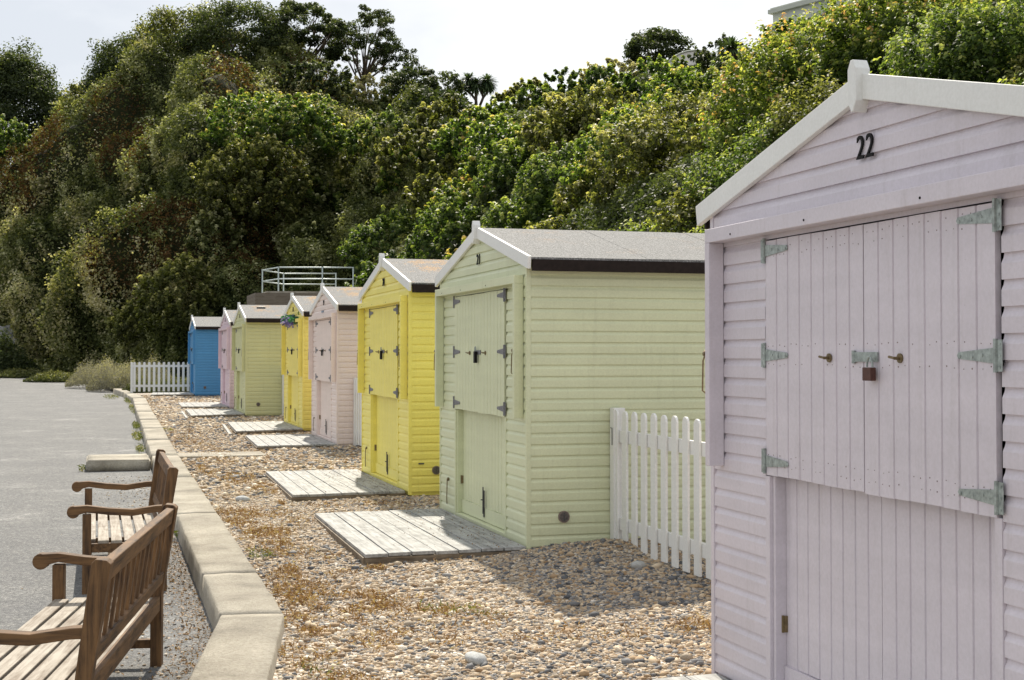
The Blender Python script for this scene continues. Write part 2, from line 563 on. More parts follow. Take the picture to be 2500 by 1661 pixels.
# shingle bank between kerb and hillside
def mound(x, y):
    m = 0.10 * math.exp(-(((x - 3.75) / 0.75) ** 2 + ((y - 10.2) / 0.5) ** 2))
    m += 0.05 * math.exp(-(((x - 3.9) / 0.8) ** 2 + ((y - 9.2) / 0.9) ** 2))
    m += 0.045 * math.exp(-(((x - 4.0) / 1.2) ** 2 + ((y - 14.4) / 0.5) ** 2))
    m += 0.04 * math.exp(-(((x - 4.2) / 1.2) ** 2 + ((y - 22.0) / 0.6) ** 2))
    m -= 0.03 * math.exp(-(((x - 2.2) / 1.0) ** 2 + ((y - 8.6) / 1.0) ** 2))
    return m
def shingle_z(x, y):
    n = float(vnoise(np.array([x * 1.1, y * 1.1, 3.3]))) * 0.012 + float(vnoise(np.array([x * 3.1, y * 3.1, 9.3]))) * 0.006
    kz = 0.0042 * y - 0.02
    t = min(1, max(0, (x - kx(y, KG)) / 0.5))
    return gz(y) + n * t + mound(x, y) + 0.012 * t
ys = np.concatenate([np.arange(2, 16, 0.16), np.arange(16, 30, 0.4), np.arange(30, 62, 1.0)])
txs = np.concatenate([np.linspace(0, 4.2, 34), np.linspace(4.6, 16, 12)])
V, Fc = [], []
for y in ys:
    e = kx(y, KG) - 0.05 if y < 55.2 else road_edge(y)
    for t in txs:
        V.append((e + t, y, shingle_z(e + t, y) + 0.003))
nx = len(txs)
for i in range(len(ys) - 1):
    for j in range(nx - 1):
        Fc.append((i * nx + j, i * nx + j + 1, (i + 1) * nx + j + 1, (i + 1) * nx + j))
mb = MB()
mb.v, mb.f, mb.mi = V, Fc, [0] * len(Fc)
o = mb.build('shingle', M_SHINGLE, smooth=True)
o['kind'] = 'structure'

# rough grass verge at the far end, up to the cliff foot
pl = [(0.62, 55.2), (12, 50.6), (14, 60), (10, 80), (-5, 102), (-14, 108), (-4.6, 93), (-2.7, 82), (-0.9, 71), (-0.05, 62)]
sheet('verge', pl, lambda x, y: 0.0042 * y - 0.045, M_GRASSBASE)

# ------------------------------------------------------------------ kerb wall of cast blocks
kerb = thing('kerb_wall', 'long low concrete kerb wall curving between the road and the shingle', 'kerb wall')
cuts = [2.6, 4.7, None, 9.7, 13.3, 17.05, 20.6, 24.1, 27.6, 31.1, 35.0, 39.4, 44.6, 50.4, 55.25]
kpts = []
for c in cuts:
    if c is None: kpts.append(((0.66, 8.21), (1.01, 8.16)))
    else: kpts.append(((kx(c, KR), c), (kx(c, KG), c - (0.12 if c < 8 else 0.0))))
for i in range(len(kpts) - 1):
    (a0, a1), (b0, b1) = kpts[i], kpts[i + 1]
    bm = bmesh.new()
    L0 = math.hypot(b0[0] - a0[0], b0[1] - a0[1])
    NS = max(3, int(L0 / 0.12)) if a0[1] < 14 else 6
    gap = 0.004 / L0
    rings = []
    for k in range(NS + 1):
        t = gap + (1 - 2 * gap) * k / NS
        l = (a0[0] + (b0[0] - a0[0]) * t, a0[1] + (b0[1] - a0[1]) * t)
        r = (a1[0] + (b1[0] - a1[0]) * t, a1[1] + (b1[1] - a1[1]) * t)
        yy = l[1]
        zt = 0.0042 * yy + 0.0
        zb = 0.0042 * yy - 0.26
        ring = []
        # cross-section: battered road face, rounded arrises
        for (s, z) in ((-0.05, zb), (-0.03, zt - 0.10), (-0.006, zt - 0.012), (0.022, zt - 0.001), (0.2, zt), (0.45, zt + 0.001), (0.7, zt), (0.975, zt - 0.001), (1.0, zt - 0.012), (1.01, zb)):
            x = l[0] + (r[0] - l[0]) * s
            y = l[1] + (r[1] - l[1]) * s
            q = np.array([x * 5, y * 5, z * 5])
            j = float(vnoise(q)) * 0.004 + float(vnoise(q * 4)) * 0.004
            if k in (0, NS) and 0.0 < s < 1.0: z -= 0.004
            ring.append(bm.verts.new((x + j, y, z + j)))
        rings.append(ring)
    for k in range(NS):
        for q in range(9):
            bm.faces.new((rings[k][q], rings[k][q + 1], rings[k + 1][q + 1], rings[k + 1][q]))
    bm.faces.new(rings[0])
    bm.faces.new(rings[-1][::-1])
    bmesh.ops.recalc_face_normals(bm, faces=bm.faces)
    me = bpy.data.meshes.new('cast_block')
    bm.to_mesh(me)
    bm.free()
    me.polygons.foreach_set('use_smooth', [True] * len(me.polygons))
    me.materials.append(M_KERB)
    o = bpy.data.objects.new('cast_block', me)
    C.objects.link(o)
    o.parent = kerb

# ------------------------------------------------------------------ beach huts
def cladding(mbd, org, e, nrm, z0, z1, ext, h=0.0872, mi=0, off=0.0):
    """horizontal shiplap: org+e*s+z, ext(z)->(s0,s1)"""
    prof = [(0.0, 0.012), (0.60, 0.012), (0.68, 0.0095), (0.80, 0.004), (0.92, 0.0012), (1.0, 0.001)]
    e, nrm, org = Vector(e), Vector(nrm), Vector(org)
    z = z0
    course = 0
    while z < z1 - 1e-4:
        top = min(z + h, z1)
        row = []
        jit = 0.0008 * math.sin(course * 7.1 + z0 * 31)
        for (t, d) in [(0.0, -0.002)] + prof:
            zz = z + h * t
            if zz > top: zz = top
            s0, s1 = ext(zz)
            row.append((zz, d + off + jit, s0, s1))
        vs, fs = [], []
        for zz, d, s0, s1 in row:
            for s in (s0, s1):
                p = org + e * s + nrm * d
                vs.append((p.x, p.y, zz))
        for k in range(len(row) - 1):
            fs.append((2 * k, 2 * k + 1, 2 * k + 3, 2 * k + 2))
        mbd.add(vs, fs, mi)
        z = top
        course += 1

def tg_door(mbd, y0, y1, z0f, z1, xf, th=0.022, board=0.098):
    """tongue-and-groove boards, front at x=xf (facing -x), V grooves; z0f(y) lets the foot edge step"""
    n = max(2, round((y1 - y0) / board))
    bw = (y1 - y0) / n
    gv = 0.0062
    for i in range(n):
        a, b = y0 + i * bw, y0 + (i + 1) * bw
        ta = 0 if i == 0 else gv
        tb = 0 if i == n - 1 else gv
        dz = 0.0022 * math.sin(i * 5.3 + y0 * 9)
        poly = [(xf + th, a), (xf + (0.011 if ta else 0), a), (xf, a + ta), (xf, b - tb), (xf + (0.011 if tb else 0), b), (xf + th, b)]
        mbd.prism(poly, 'z', z0f + dz, z1 + dz * 0.5)

def strap_hinge(parent, y, z, s, mat, L_=0.21, x=-0.021):
    """s: +1 strap points to +y, -1 to -y; barrel at y"""
    m = MB()
    m.prism([(y + s * 0.008, z - 0.026), (y + s * L_, z - 0.011), (y + s * (L_ + 0.008), z), (y + s * L_, z + 0.011), (y + s * 0.008, z + 0.026)], 'x', x - 0.004, x - 0.0005)
    m.tube([(x - 0.005, y, z - 0.055), (x - 0.005, y, z + 0.055)], 0.0075, 8)
    m.box(x - 0.004, x - 0.0006, min(y - s * 0.007, y - s * 0.034), max(y - s * 0.007, y - s * 0.034), z - 0.052, z + 0.052)
    for t in (0.35, 0.62, 0.95):
        m.disc((x - 0.0045, y + s * L_ * t, z + 0.005 * math.sin(t * 19)), (1, 0, 0), 0.0055, 0.003, 8)
    for dz in (-0.038, 0, 0.038):
        m.disc((x - 0.0045, y - s * 0.021, z + dz), (1, 0, 0), 0.005, 0.003, 8)
    return m.build('strap_hinge', mat, parent)

def text_mesh(txt, parent, yc, zc, hgt, x, sx, mat):
    cu = bpy.data.curves.new('t', 'FONT')
    cu.body = txt
    cu.size = 1.0
    cu.extrude = 0.04
    cu.offset = 0.002
    cu.space_character = 1.12
    cu.align_x = 'CENTER'
    ob = bpy.data.objects.new('t', cu)
    C.objects.link(ob)
    dg = bpy.context.evaluated_depsgraph_get()
    me = bpy.data.meshes.new_from_object(ob.evaluated_get(dg))
    bpy.data.objects.remove(ob)
    bpy.data.curves.remove(cu)
    vz = [v.co.y for v in me.vertices]
    z0_, z1_ = min(vz), max(vz)
    k = hgt / (z1_ - z0_)
    for v in me.vertices:
        a, b, c = v.co
        v.co = (x - (c + 0.04) * 0.08, yc - a * k * sx - (b - z0_ - 0.35) * k * 0.05, zc + (b - (z0_ + z1_) / 2) * k)
    me.materials.clear()
    me.materials.append(mat)
    me.name = 'hut_number'
    o = bpy.data.objects.new('hut_number', me)
    C.objects.link(o)
    o.parent = parent
    return o

HW, DEP = 1.42, 2.45     # half width, depth
def roof_z(y):           # underside line of felt above |y|
    return 2.545 - abs(y) * (2.545 - 2.195) / 1.53

def hut(num, X, Y, z0, yaw, col, label, lichen=0.0, galv=False, vent=None, near_side=None):
    P = thing('beach_hut', label, 'beach hut', (X, Y, z0), math.radians(yaw), 'gabled wooden beach huts standing in a row on the shingle')
    pm = paint(col, 'hut paint')
    hm = M_GALV if galv else flat('grey hinge steel', (0.17, 0.17, 0.18), 0.5, 0.2, 0.4, 60)
    # walls
    b = MB()
    full = lambda z: (-HW + 0.022, HW - 0.022)
    gable = lambda z: (-(min(HW - 0.022, max(0.02, (2.50 - z) / (2.545 - 2.195) * 1.53))), min(HW - 0.022, max(0.02, (2.50 - z) / (2.545 - 2.195) * 1.53)))
    cladding(b, (0, 0, 0), (0, 1, 0), (-1, 0, 0), 0.0, 2.005, lambda z: (0.853, HW - 0.022))
    cladding(b, (0, 0, 0), (0, 1, 0), (-1, 0, 0), 0.0, 2.005, lambda z: (-HW + 0.022, -0.853))
    cladding(b, (0, 0, 0), (0, 1, 0), (-1, 0, 0), 2.005, 2.50, gable)
    side_ext = lambda z: (0.02, DEP)
    cladding(b, (0, -HW, 0), (1, 0, 0), (0, -1, 0), 0.0, 2.20, side_ext)
    cladding(b, (0, HW, 0), (1, 0, 0), (0, 1, 0), 0.0, 2.20, side_ext)
    cladding(b, (DEP, 0, 0), (0, 1, 0), (1, 0, 0), 0.0, 2.50, lambda z: gable(z) if z > 2.2 else (-HW, HW))
    # inner lining so that nothing shows through
    b.box(0.11, DEP - 0.01, -HW + 0.01, HW - 0.01, -0.04, 2.17)
    b.box(0.004, 0.109, 0.853, HW - 0.01, -0.04, 2.17)
    b.box(0.004, 0.109, -HW + 0.01, -0.853, -0.04, 2.17)
    b.box(0.004, 0.109, -0.852, 0.852, 2.014, 2.17)
    b.build('wall', pm, P, clean=False)
    # corner posts and door frame
    for s in (-1, 1):
        c = MB()
        c.box(-0.017, 0.02, min(s * (HW - 0.021), s * (HW + 0.012)), max(s * (HW - 0.021), s * (HW + 0.012)), -0.03, 2.19)
        c.build('corner_board', pm, P, bevel=0.002)
    c = MB()
    c.box(-0.016, 0.075, 0.812, 0.852, -0.02, 0.97)
    c.box(-0.016, 0.075, -0.852, -0.812, -0.02, 0.97)
    c.box(0.0, 0.075, 0.79, 0.811, 0.03, 0.97)
    c.box(0.0, 0.075, -0.811, -0.79, 0.03, 0.97)
    c.box(-0.012, 0.1, -0.81, 0.81, -0.02, 0.028)
    c.build('door_frame', pm, P, bevel=0.002)
    c = MB()
    c.box(0.095, 0.105, -0.85, 0.85, 0.03, 2.01)
    c.box(-0.006, 0.003, -0.845, 0.845, 2.004, 2.0225)
    c.build('gap_shade', M_DARK, P)  # near-black strips paint the shade behind and above the doors
    # upper doors
    for s, a, bb in ((1, 0.0055, 0.834), (-1, -0.834, -0.0055)):
        d = MB()
        tg_door(d, a, bb, 0.976 if s > 0 else 0.972, 1.998, -0.020 if s > 0 else -0.022)
        if galv:   # nail heads showing through the paint
            nbd = max(2, round((bb - a) / 0.098))
            for kk in range(nbd):
                for zz in (1.02, 1.065, 1.455, 1.54, 1.93, 1.97):
                    for off in (0.28, 0.72):
                        if rnd.random() < 0.2: continue
                        yy = a + (kk + off + rnd.uniform(-0.06, 0.06)) * (bb - a) / nbd
                        d.disc(((-0.0205 if s > 0 else -0.0225), yy, zz + rnd.uniform(-0.006, 0.006)), (1, 0, 0), rnd.uniform(0.0016, 0.003), 0.0012, 6, 1)
        dd = d.build('upper_door', [pm, M_NAIL], P)
        for z in (1.955, 1.497, 1.035):
            strap_hinge(dd, s * 0.838, z, -s, hm)
        k = MB()
        k.disc((-0.026, s * 0.262, 1.487), (1, 0, 0), 0.018, 0.006, 16)
        k.tube([(-0.028, s * 0.262, 1.487), (-0.05, s * 0.262, 1.487)], 0.006, 8)
        k.tube([(-0.05, s * 0.262 - 0.004, 1.487), (-0.052, s * 0.262 + 0.032, 1.492)], 0.005, 6)
        k.build('turn_knob', M_BRASS, dd)
    # hasp and padlock
    h = MB()
    h.box(-0.030, -0.023, -0.11, 0.055, 1.473, 1.51)
    h.tube([(-0.030, 0.06, 1.468), (-0.030, 0.06, 1.514)], 0.006, 8)
    h.box(-0.027, -0.021, 0.062, 0.082, 1.466, 1.516)
    hp = h.build('hasp', hm, P)
    k = MB()
    if galv:
        k.box(-0.060, -0.036, -0.115, -0.053, 1.402, 1.452)
    else:
        k.box(-0.056, -0.034, -0.032, 0.022, 1.40, 1.50)
    pk = k.build('padlock', M_RUST if galv else M_NUM, P, bevel=0.003)
    k = MB()
    yc = -0.084 if galv else -0.005
    zc = 1.450 if galv else 1.50
    k.tube([(-0.045, yc + 0.02 * math.cos(t), zc + 0.004 + 0.038 * math.sin(t)) for t in [math.pi * i / 8 for i in range(9)]] , 0.0045, 6)
    k.build('shackle', M_GALV, pk)
    # lower doors
    for s, a, bb in ((1, 0.002, 0.788), (-1, -0.788, -0.002)):
        d = MB()
        tg_door(d, a, bb, 0.15, 0.99, 0.052)
        d.box(0.040, 0.074, a, bb, 0.034, 0.149)
        dd = d.build('lower_door', pm, P)
        k = MB()
        if s > 0 and not galv:
            k.box(0.030, 0.039, -0.012, 0.012, 0.07, 0.30)
            k.tube([(0.026, 0, 0.10), (0.026, 0, 0.33)], 0.006, 8)
            k.tube([(0.026, 0, 0.22), (0.006, 0.0, 0.22)], 0.005, 8)
            k.build('bolt', M_DKSTEEL, dd)
        k = MB()
        k.box(0.036, 0.052, s * 0.789 - 0.012, s * 0.789 + 0.012, 0.295, 0.365)
        k.tube([(0.034, s * 0.789, 0.293), (0.034, s * 0.789, 0.367)], 0.006, 8)
        k.build('butt_hinge', M_BRASS, dd)
    # frame standing proud round the doors
    c = MB()
    c.box(-0.088, -0.013, -1.335, 1.335, 2.024, 2.088)
    hb = c.build('header_board', pm, P, bevel=0.0025)
    for yy in (1.05, 0.35, -0.5):
        c = MB()
        c.disc((-0.089, yy, 2.045), (1, 0, 0), 0.005, 0.003, 8)
        c.build('screw', M_NUM, hb)
    for s in (-1, 1):
        c = MB()
        c.box(-0.088, -0.0135, min(s * 1.287, s * 1.335), max(s * 1.287, s * 1.335), 0.98, 2.0235)
        sb = c.build('side_board', pm, P, bevel=0.0025)
        k = MB()
        yy = 1.346 if s > 0 else -1.276
        k.disc((-0.075, yy, 1.505), (0, 1, 0), 0.017, 0.02, 12)
        k.tube([(-0.075, yy + 0.012 * 1, 1.505), (-0.084, yy + 0.02, 1.47), (-0.087, yy + 0.02, 1.33), (-0.07, yy + 0.012, 1.315)], 0.0045, 6)
        k.build('stay_hook', M_BRASS, sb)
    # stay hook on the foot of the far cladding
    c = MB()
    c.disc((-0.022, 1.07, 0.31), (1, 0, 0), 0.016, 0.014, 12)
    c.tube([(-0.03, 1.07, 0.31), (-0.034, 1.07, 0.14), (-0.028, 1.085, 0.08)], 0.005, 6)
    if not galv: c.build('cabin_hook', M_BRASS, P)
    # roof
    r = MB()
    for s in (-1, 1):
        e0, r0 = 2.198, 2.548
        vs = []
        for x in (-0.012, DEP + 0.06):
            vs += [(x, 0, r0), (x, s * 1.535, e0), (x, s * 1.535, e0 + 0.018), (x, 0, r0 + 0.022)]
        r.add(vs, [(0, 1, 2, 3), (4, 7, 6, 5), (0, 4, 5, 1), (1, 5, 6, 2), (2, 6, 7, 3)])
        for xs in (0.95, 1.9):   # lapped felt seams
            a, bq = (xs, 0), (xs + 0.012, s * 1.53)
            r.add([(xs, 0, r0 + 0.0245), (xs + 0.9, 0, r0 + 0.0245) if xs < 1.5 else (DEP + 0.055, 0, r0 + 0.0245), (xs + 0.9 if xs < 1.5 else DEP + 0.055, s * 1.53, e0 + 0.0205), (xs, s * 1.53, e0 + 0.0205),
                   (xs, 0, r0 + 0.019), (xs, s * 1.53, e0 + 0.015)], [(0, 1, 2, 3), (0, 3, 5, 4)])
    rf = r.build('roof', felt('roofing felt', lichen), P)
    for s in (-1, 1):
        c = MB()
        c.box(0.0, DEP + 0.05, min(s * 1.512, s * 1.541), max(s * 1.512, s * 1.541), 2.112, 2.2)
        c.build('fascia', M_BLACK, rf, bevel=0.002)
    # barge boards and finial
    sl = math.atan2(2.548 - 2.198, 1.535)
    for s in (-1, 1):
        c = MB()
        c.prism([(s * 0.028, 2.572), (s * 1.553, 2.222), (s * 1.535, 2.126), (s * 0.028, 2.474)], 'x', -0.040, -0.0135)
        c.build('barge_board', M_WHITE, P, bevel=0.003)
    c = MB()
    c.prism([(-0.031, 2.592), (-0.010, 2.628), (0.010, 2.628), (0.031, 2.592), (0.031, 2.468), (0.006, 2.428), (-0.006, 2.428), (-0.031, 2.468)], 'x', -0.068, -0.006)
    c.build('finial', M_WHITE, P, bevel=0.003)
    text_mesh(str(num), P, -0.015, 2.297, 0.090, -0.0165, 0.95, M_NUM)
    if vent:
        lx, lz = vent
        c = MB()
        c.disc((lx, -HW - 0.018, lz), (0, 1, 0), 0.046, 0.012, 24)
        v = c.build('vent', M_VENT, P)
        c = MB()
        for k in range(-3, 4):
            hl = math.sqrt(max(0, 0.036 ** 2 - (k * 0.0105) ** 2))
            c.box(lx - hl, lx + hl, -HW - 0.0275, -HW - 0.0245, lz + k * 0.0105 - 0.0028, lz + k * 0.0105 + 0.0028)
        c.box(lx - 0.003, lx + 0.003, -HW - 0.029, -HW - 0.0276, lz - 0.036, lz + 0.036)
        c.build('grille_bar', M_DKSTEEL, v)
    return P

HUTS = [
 (22, 2.82, 4.847, 0.0, 0.04, (0.675, 0.62, 0.672), 'mauve beach hut numbered 22, nearest to the viewer', 0.0, True, None),
 (21, 3.147, 11.887, 0.028, 0.22, (0.67, 0.70, 0.46), 'pale green beach hut numbered 21 with a long side wall beside a white picket fence', 0.3, False, (0.283, 0.222)),
 (20, 3.157, 16.241, 0.045, -0.12, (0.90, 0.79, 0.18), 'lemon yellow beach hut numbered 20, next beyond the pale green one', 1.1, False, (0.283, 0.225)),
 (19, 3.627, 23.978, 0.081, -0.16, (0.83, 0.70, 0.64), 'pale pink beach hut between two yellow ones', 1.2, False, None),
 (18, 3.686, 28.416, 0.104, -0.14, (0.88, 0.75, 0.17), 'deep yellow beach hut with a garland of flowers over its doors', 1.2, False, None),
 (17, 3.22, 34.711, 0.13, 0.0, (0.61, 0.61, 0.33), 'olive green beach hut, a small round vent low in its side wall', 0.9, False, (0.28, 0.22)),
 (16, 3.235, 39.083, 0.138, 0.12, (0.70, 0.55, 0.61), 'dusky pink beach hut squeezed between the blue and the olive green ones', 1.2, False, None),
 (15, 2.966, 48.916, 0.206, 0.05, (0.06, 0.27, 0.53), 'bright blue beach hut, farthest in the row beside the white fence', 0.2, False, (0.30, 0.22)),
]
H = {}
for n_, X, Y, z0, yw, col, lab, li, gv, vt in HUTS:
    H[n_] = hut(n_, X, Y, z0, yw, col, lab, li, gv, vt)

# lime plaque over the pink hut's doors
c = MB()
c.box(-0.024, -0.0135, 0.0, 0.22, 2.135, 2.165)
c.build('name_plate', flat('grey blue plate', (0.2, 0.26, 0.33), 0.5), H[19])
# small roof vent on olive hut
c = MB()
c.box(0.35, 0.55, -0.42, -0.30, 2.475, 2.515)
c.build('roof_vent', M_DKSTEEL, H[17], bevel=0.01)
# grey scuff plate on yellow hut side
c = MB()
c.box(0.09, 0.15, -HW - 0.020, -HW - 0.0125, 0.29, 0.305)
c.build('letter_slot', M_DKSTEEL, H[20])

# ------------------------------------------------------------------ decks
def deck(label, corners, z, nb=7, th=0.062):
    """corners: near-left, far-left, far-right, near-right in world xy"""
    nl, fl, fr, nr = [Vector((a, b, 0)) for a, b in corners]
    o0 = (nl + nr) / 2
    P = thing('wooden_deck', label, 'deck', (o0.x, o0.y, z), 0, 'low wooden decks laid in front of the beach huts')
    b = MB()
    for i in range(nb):
        g_ = 0.004
        t0, t1 = i / nb + g_, (i + 1) / nb - g_
        e0 = rnd.uniform(-0.006, 0.006)
        q = [nl.lerp(nr, t0), nl.lerp(nr, t1), fl.lerp(fr, t1), fl.lerp(fr, t0)]
        vs = []
        dz = rnd.uniform(-0.003, 0.002)
        for zz in (-0.026, 0):
            for k, p in enumerate(q):
                vs.append((p.x - o0.x, p.y - o0.y + (e0 if k < 2 else -e0), zz + dz))
        b.add(vs, [(0, 3, 2, 1), (4, 5, 6, 7), (0, 1, 5, 4), (1, 2, 6, 5), (2, 3, 7, 6), (3, 0, 4, 7)])
    b.build('board', M_DECK, P, bevel=0.003)
    b = MB()
    for (p, q) in ((nl, nr), (fl, fr), (nl, fl), (nr, fr), (nl.lerp(nr, 0.5), fl.lerp(fr, 0.5))):
        cx_ = (nl + nr + fl + fr) / 4
        p2, q2 = p.lerp(cx_, 0.012), q.lerp(cx_, 0.012)
        b.beam((p2.x - o0.x, p2.y - o0.y, -0.0285 - th / 2), (q2.x - o0.x, q2.y - o0.y, -0.0285 - th / 2), 0.035, th)
    b.build('bearer', M_DECKSIDE, P)
    return P
deck('weathered deck in front of the mauve hut, only its corner in view', [(1.55, 3.5), (1.75, 6.12), (2.80, 6.2), (2.80, 3.45)], 0.0, 6)
deck('weathered grey deck in front of the pale green hut 21', [(1.86, 10.33), (1.90, 13.12), (3.12, 13.2), (3.12, 10.40)], 0.04)
deck('weathered grey deck in front of the lemon yellow hut 20', [(1.91, 14.78), (1.97, 17.85), (3.13, 17.9), (3.13, 14.92)], 0.052)
deck('weathered deck in front of the pale pink hut', [(2.33, 22.25), (2.43, 25.2), (3.60, 25.3), (3.60, 22.42)], 0.09)
deck('weathered deck in front of the deep yellow hut with the garland', [(2.36, 26.2), (2.51, 29.8), (3.66, 29.9), (3.66, 26.85)], 0.112)
deck('weathered deck in front of the olive green hut', [(1.94, 32.6), (2.03, 36.3), (3.19, 36.4), (3.19, 33.3)], 0.14)
deck('weathered deck in front of the dusky pink hut', [(2.03, 38.1), (2.09, 41.2), (3.21, 41.3), (3.21, 37.9)], 0.15)
deck('weathered deck in front of the blue hut', [(1.55, 47.3), (1.70, 50.1), (2.93, 50.2), (2.93, 47.6)], 0.215)
# loose battens lying by two decks
for (x0, y0, x1, y1, z, lb) in ((1.84, 32.4, 1.93, 36.2, 0.075, 'pale batten lying beside the deck of the olive green hut'), (2.24, 26.0, 2.40, 29.5, 0.055, 'pale batten lying beside the deck of the deep yellow hut')):
    c = MB()
    c.beam((0, 0, 0), (x1 - x0, y1 - y0, 0.01), 0.05, 0.05)
    tag(c.build('batten', M_DECK, None, loc=(x0, y0, z)), lb, 'timber batten', 'loose battens by the decks')

# ------------------------------------------------------------------ picket fences
def picket(mbd, x, y, z0, z1, along, wd=0.112, th=0.022, out=-1):
    n = 7
    prof = [(-wd / 2, z0), (wd / 2, z0), (wd / 2, z1 - wd / 2)]
    prof += [(wd / 2 * math.cos(math.pi * k / n), z1 - wd / 2 + wd / 2 * math.sin(math.pi * k / n)) for k in range(1, n)]
    prof += [(-wd / 2, z1 - wd / 2)]
    if along == 'y':
        mbd.prism([(y + a, b) for a, b in prof], 'x', x - th, x)
    else:
        mbd.prism([(x + a, b) for a, b in prof], 'y', y - th, y)

def fence(label, x, ya, yb, z0, posts=(), zt=1.06, step=0.195, detail=True):
    P = thing('picket_fence', label, 'picket fence', (x, ya, z0), 0, 'white round-topped picket fences')
    n = int((yb - ya) / step)
    for i in range(n):
        c = MB()
        picket(c, 0, (i + 0.5) * step + 0.02, 0.03 + rnd.uniform(-0.006, 0.006), zt + rnd.uniform(-0.004, 0.004), 'y', 0.096, 0.018)
        c.build('picket', M_WHITE, P, bevel=0.003 if detail else 0)
    for z in (0.2, 0.87):
        c = MB()
        c.box(0.001, 0.036, 0.0, yb - ya, z - 0.048, z + 0.048)
        c.build('rail', M_WHITE, P, bevel=0.003)
    for y in posts:
        c = MB()
        c.box(-0.03, 0.065, y - ya - 0.045, y - ya + 0.045, -0.05, zt + 0.012)
        c.build('post', M_WHITE, P, bevel=0.004)
    return P
f1 = fence('nearest white picket fence, between the mauve hut and pale green hut 21', 3.84, 6.34, 10.46, 0.0, (10.40, 8.35, 6.4), 1.075)
c = MB()
c.tube([(-0.034, 4.045, 0.80), (-0.034, 4.045, 0.93), (-0.034, 4.075, 0.932)], 0.0035, 6)
c.build('gate_latch', M_DKSTEEL, f1)
fence('white picket fence seen on edge between the lemon yellow hut and the pale pink hut', 3.90, 17.7, 22.52, 0.05, (22.46, 17.76), 1.07)
fence('white picket fence seen on edge between the deep yellow hut and the olive green hut', 4.07, 29.88, 33.25, 0.11, (33.19,), 1.07)
P = thing('picket_fence', 'white picket fence standing left of the blue hut, facing the viewer', 'picket fence', (1.0, 50.32, 0.19), 0, 'white round-topped picket fences')
for i in range(12):
    c = MB()
    picket(c, 0.10 + i * 0.163, 0, 0.05, 1.06, 'x', 0.082)
    c.build('picket', M_WHITE, P)
for z in (0.24, 0.92):
    c = MB()
    c.box(0.0, 1.96, 0.001, 0.03, z - 0.04, z + 0.04)
    c.build('rail', M_WHITE, P)
c = MB()
c.box(-0.03, 0.05, -0.04, 0.06, -0.08, 1.05)
c.build('post', M_WHITE, P, bevel=0.004)

# ------------------------------------------------------------------ flower garland on the deep yellow hut
P = thing('flower_garland', 'purple and blue flower garland with green leaves over the deep yellow hut doors', 'garland', (3.68, 29.2, 2.20), math.radians(180))
def quads(centers, normals, length, width, rng, fold=0.25):
    N = len(centers)
    nrm = normals / (np.linalg.norm(normals, axis=1, keepdims=True) + 1e-9)
    r = rng.normal(size=(N, 3))
    t = np.cross(nrm, r)
    t /= np.linalg.norm(t, axis=1, keepdims=True) + 1e-9
    b = np.cross(nrm, t)
    length = np.broadcast_to(length, (N,))[:, None]
    width = np.broadcast_to(width, (N,))[:, None]
    v = np.empty((N, 4, 3))
    v[:, 0] = centers - t * length * 0.5
    v[:, 1] = centers + b * width * 0.5 + nrm * width * fold - t * length * 0.05
    v[:, 2] = centers + t * length * 0.5
    v[:, 3] = centers - b * width * 0.5 + nrm * width * fold - t * length * 0.05
    f = np.arange(N * 4).reshape(N, 4)
    return v.reshape(-1, 3), f
def scatter_obj(name, pts, nrm, ln, wd, tone, mat, parent=None, rng=RNG, fold=0.25):
    v, f = quads(pts, nrm, ln, wd, rng, fold)
    return np_mesh(name, v, f, mat, parent, np.repeat(tone, 4))
M_GARL = leafmat('garland leaves', [(0, (0.02, 0.10, 0.06)), (1, (0.07, 0.22, 0.10))], 0.2)
M_GARF = leafmat('garland petals', [(0, (0.10, 0.07, 0.28)), (1, (0.30, 0.26, 0.62))], 0.2)
n = 420
t = RNG.random(n)
pts = np.stack([RNG.normal(0, 0.05, n) + 0.05, 0.15 + t * 1.5, 0.03 * np.sin(t * 5) + RNG.normal(0, 0.03, n)], 1)
scatter_obj('leaf', pts, RNG.normal(size=(n, 3)), 0.10, 0.05, RNG.random(n), M_GARL, P)
bpy.data.objects['leaf'].name = 'foliage'
n = 380
k = RNG.integers(0, 6, n)
cy = np.array([0.1, 0.3, 0.55, 0.7, 0.95, 1.3])[k]
pts = np.stack([RNG.normal(0, 0.045, n) + 0.08, cy * 0.9 + RNG.normal(0, 0.05, n), RNG.normal(0, 0.045, n) - 0.03], 1)
pts[:, 1] = 0.0 + pts[:, 1]
pts[:, 1] += 0.12
scatter_obj('flower', pts, RNG.normal(size=(n, 3)), 0.06, 0.055, RNG.random(n), M_GARF, P)

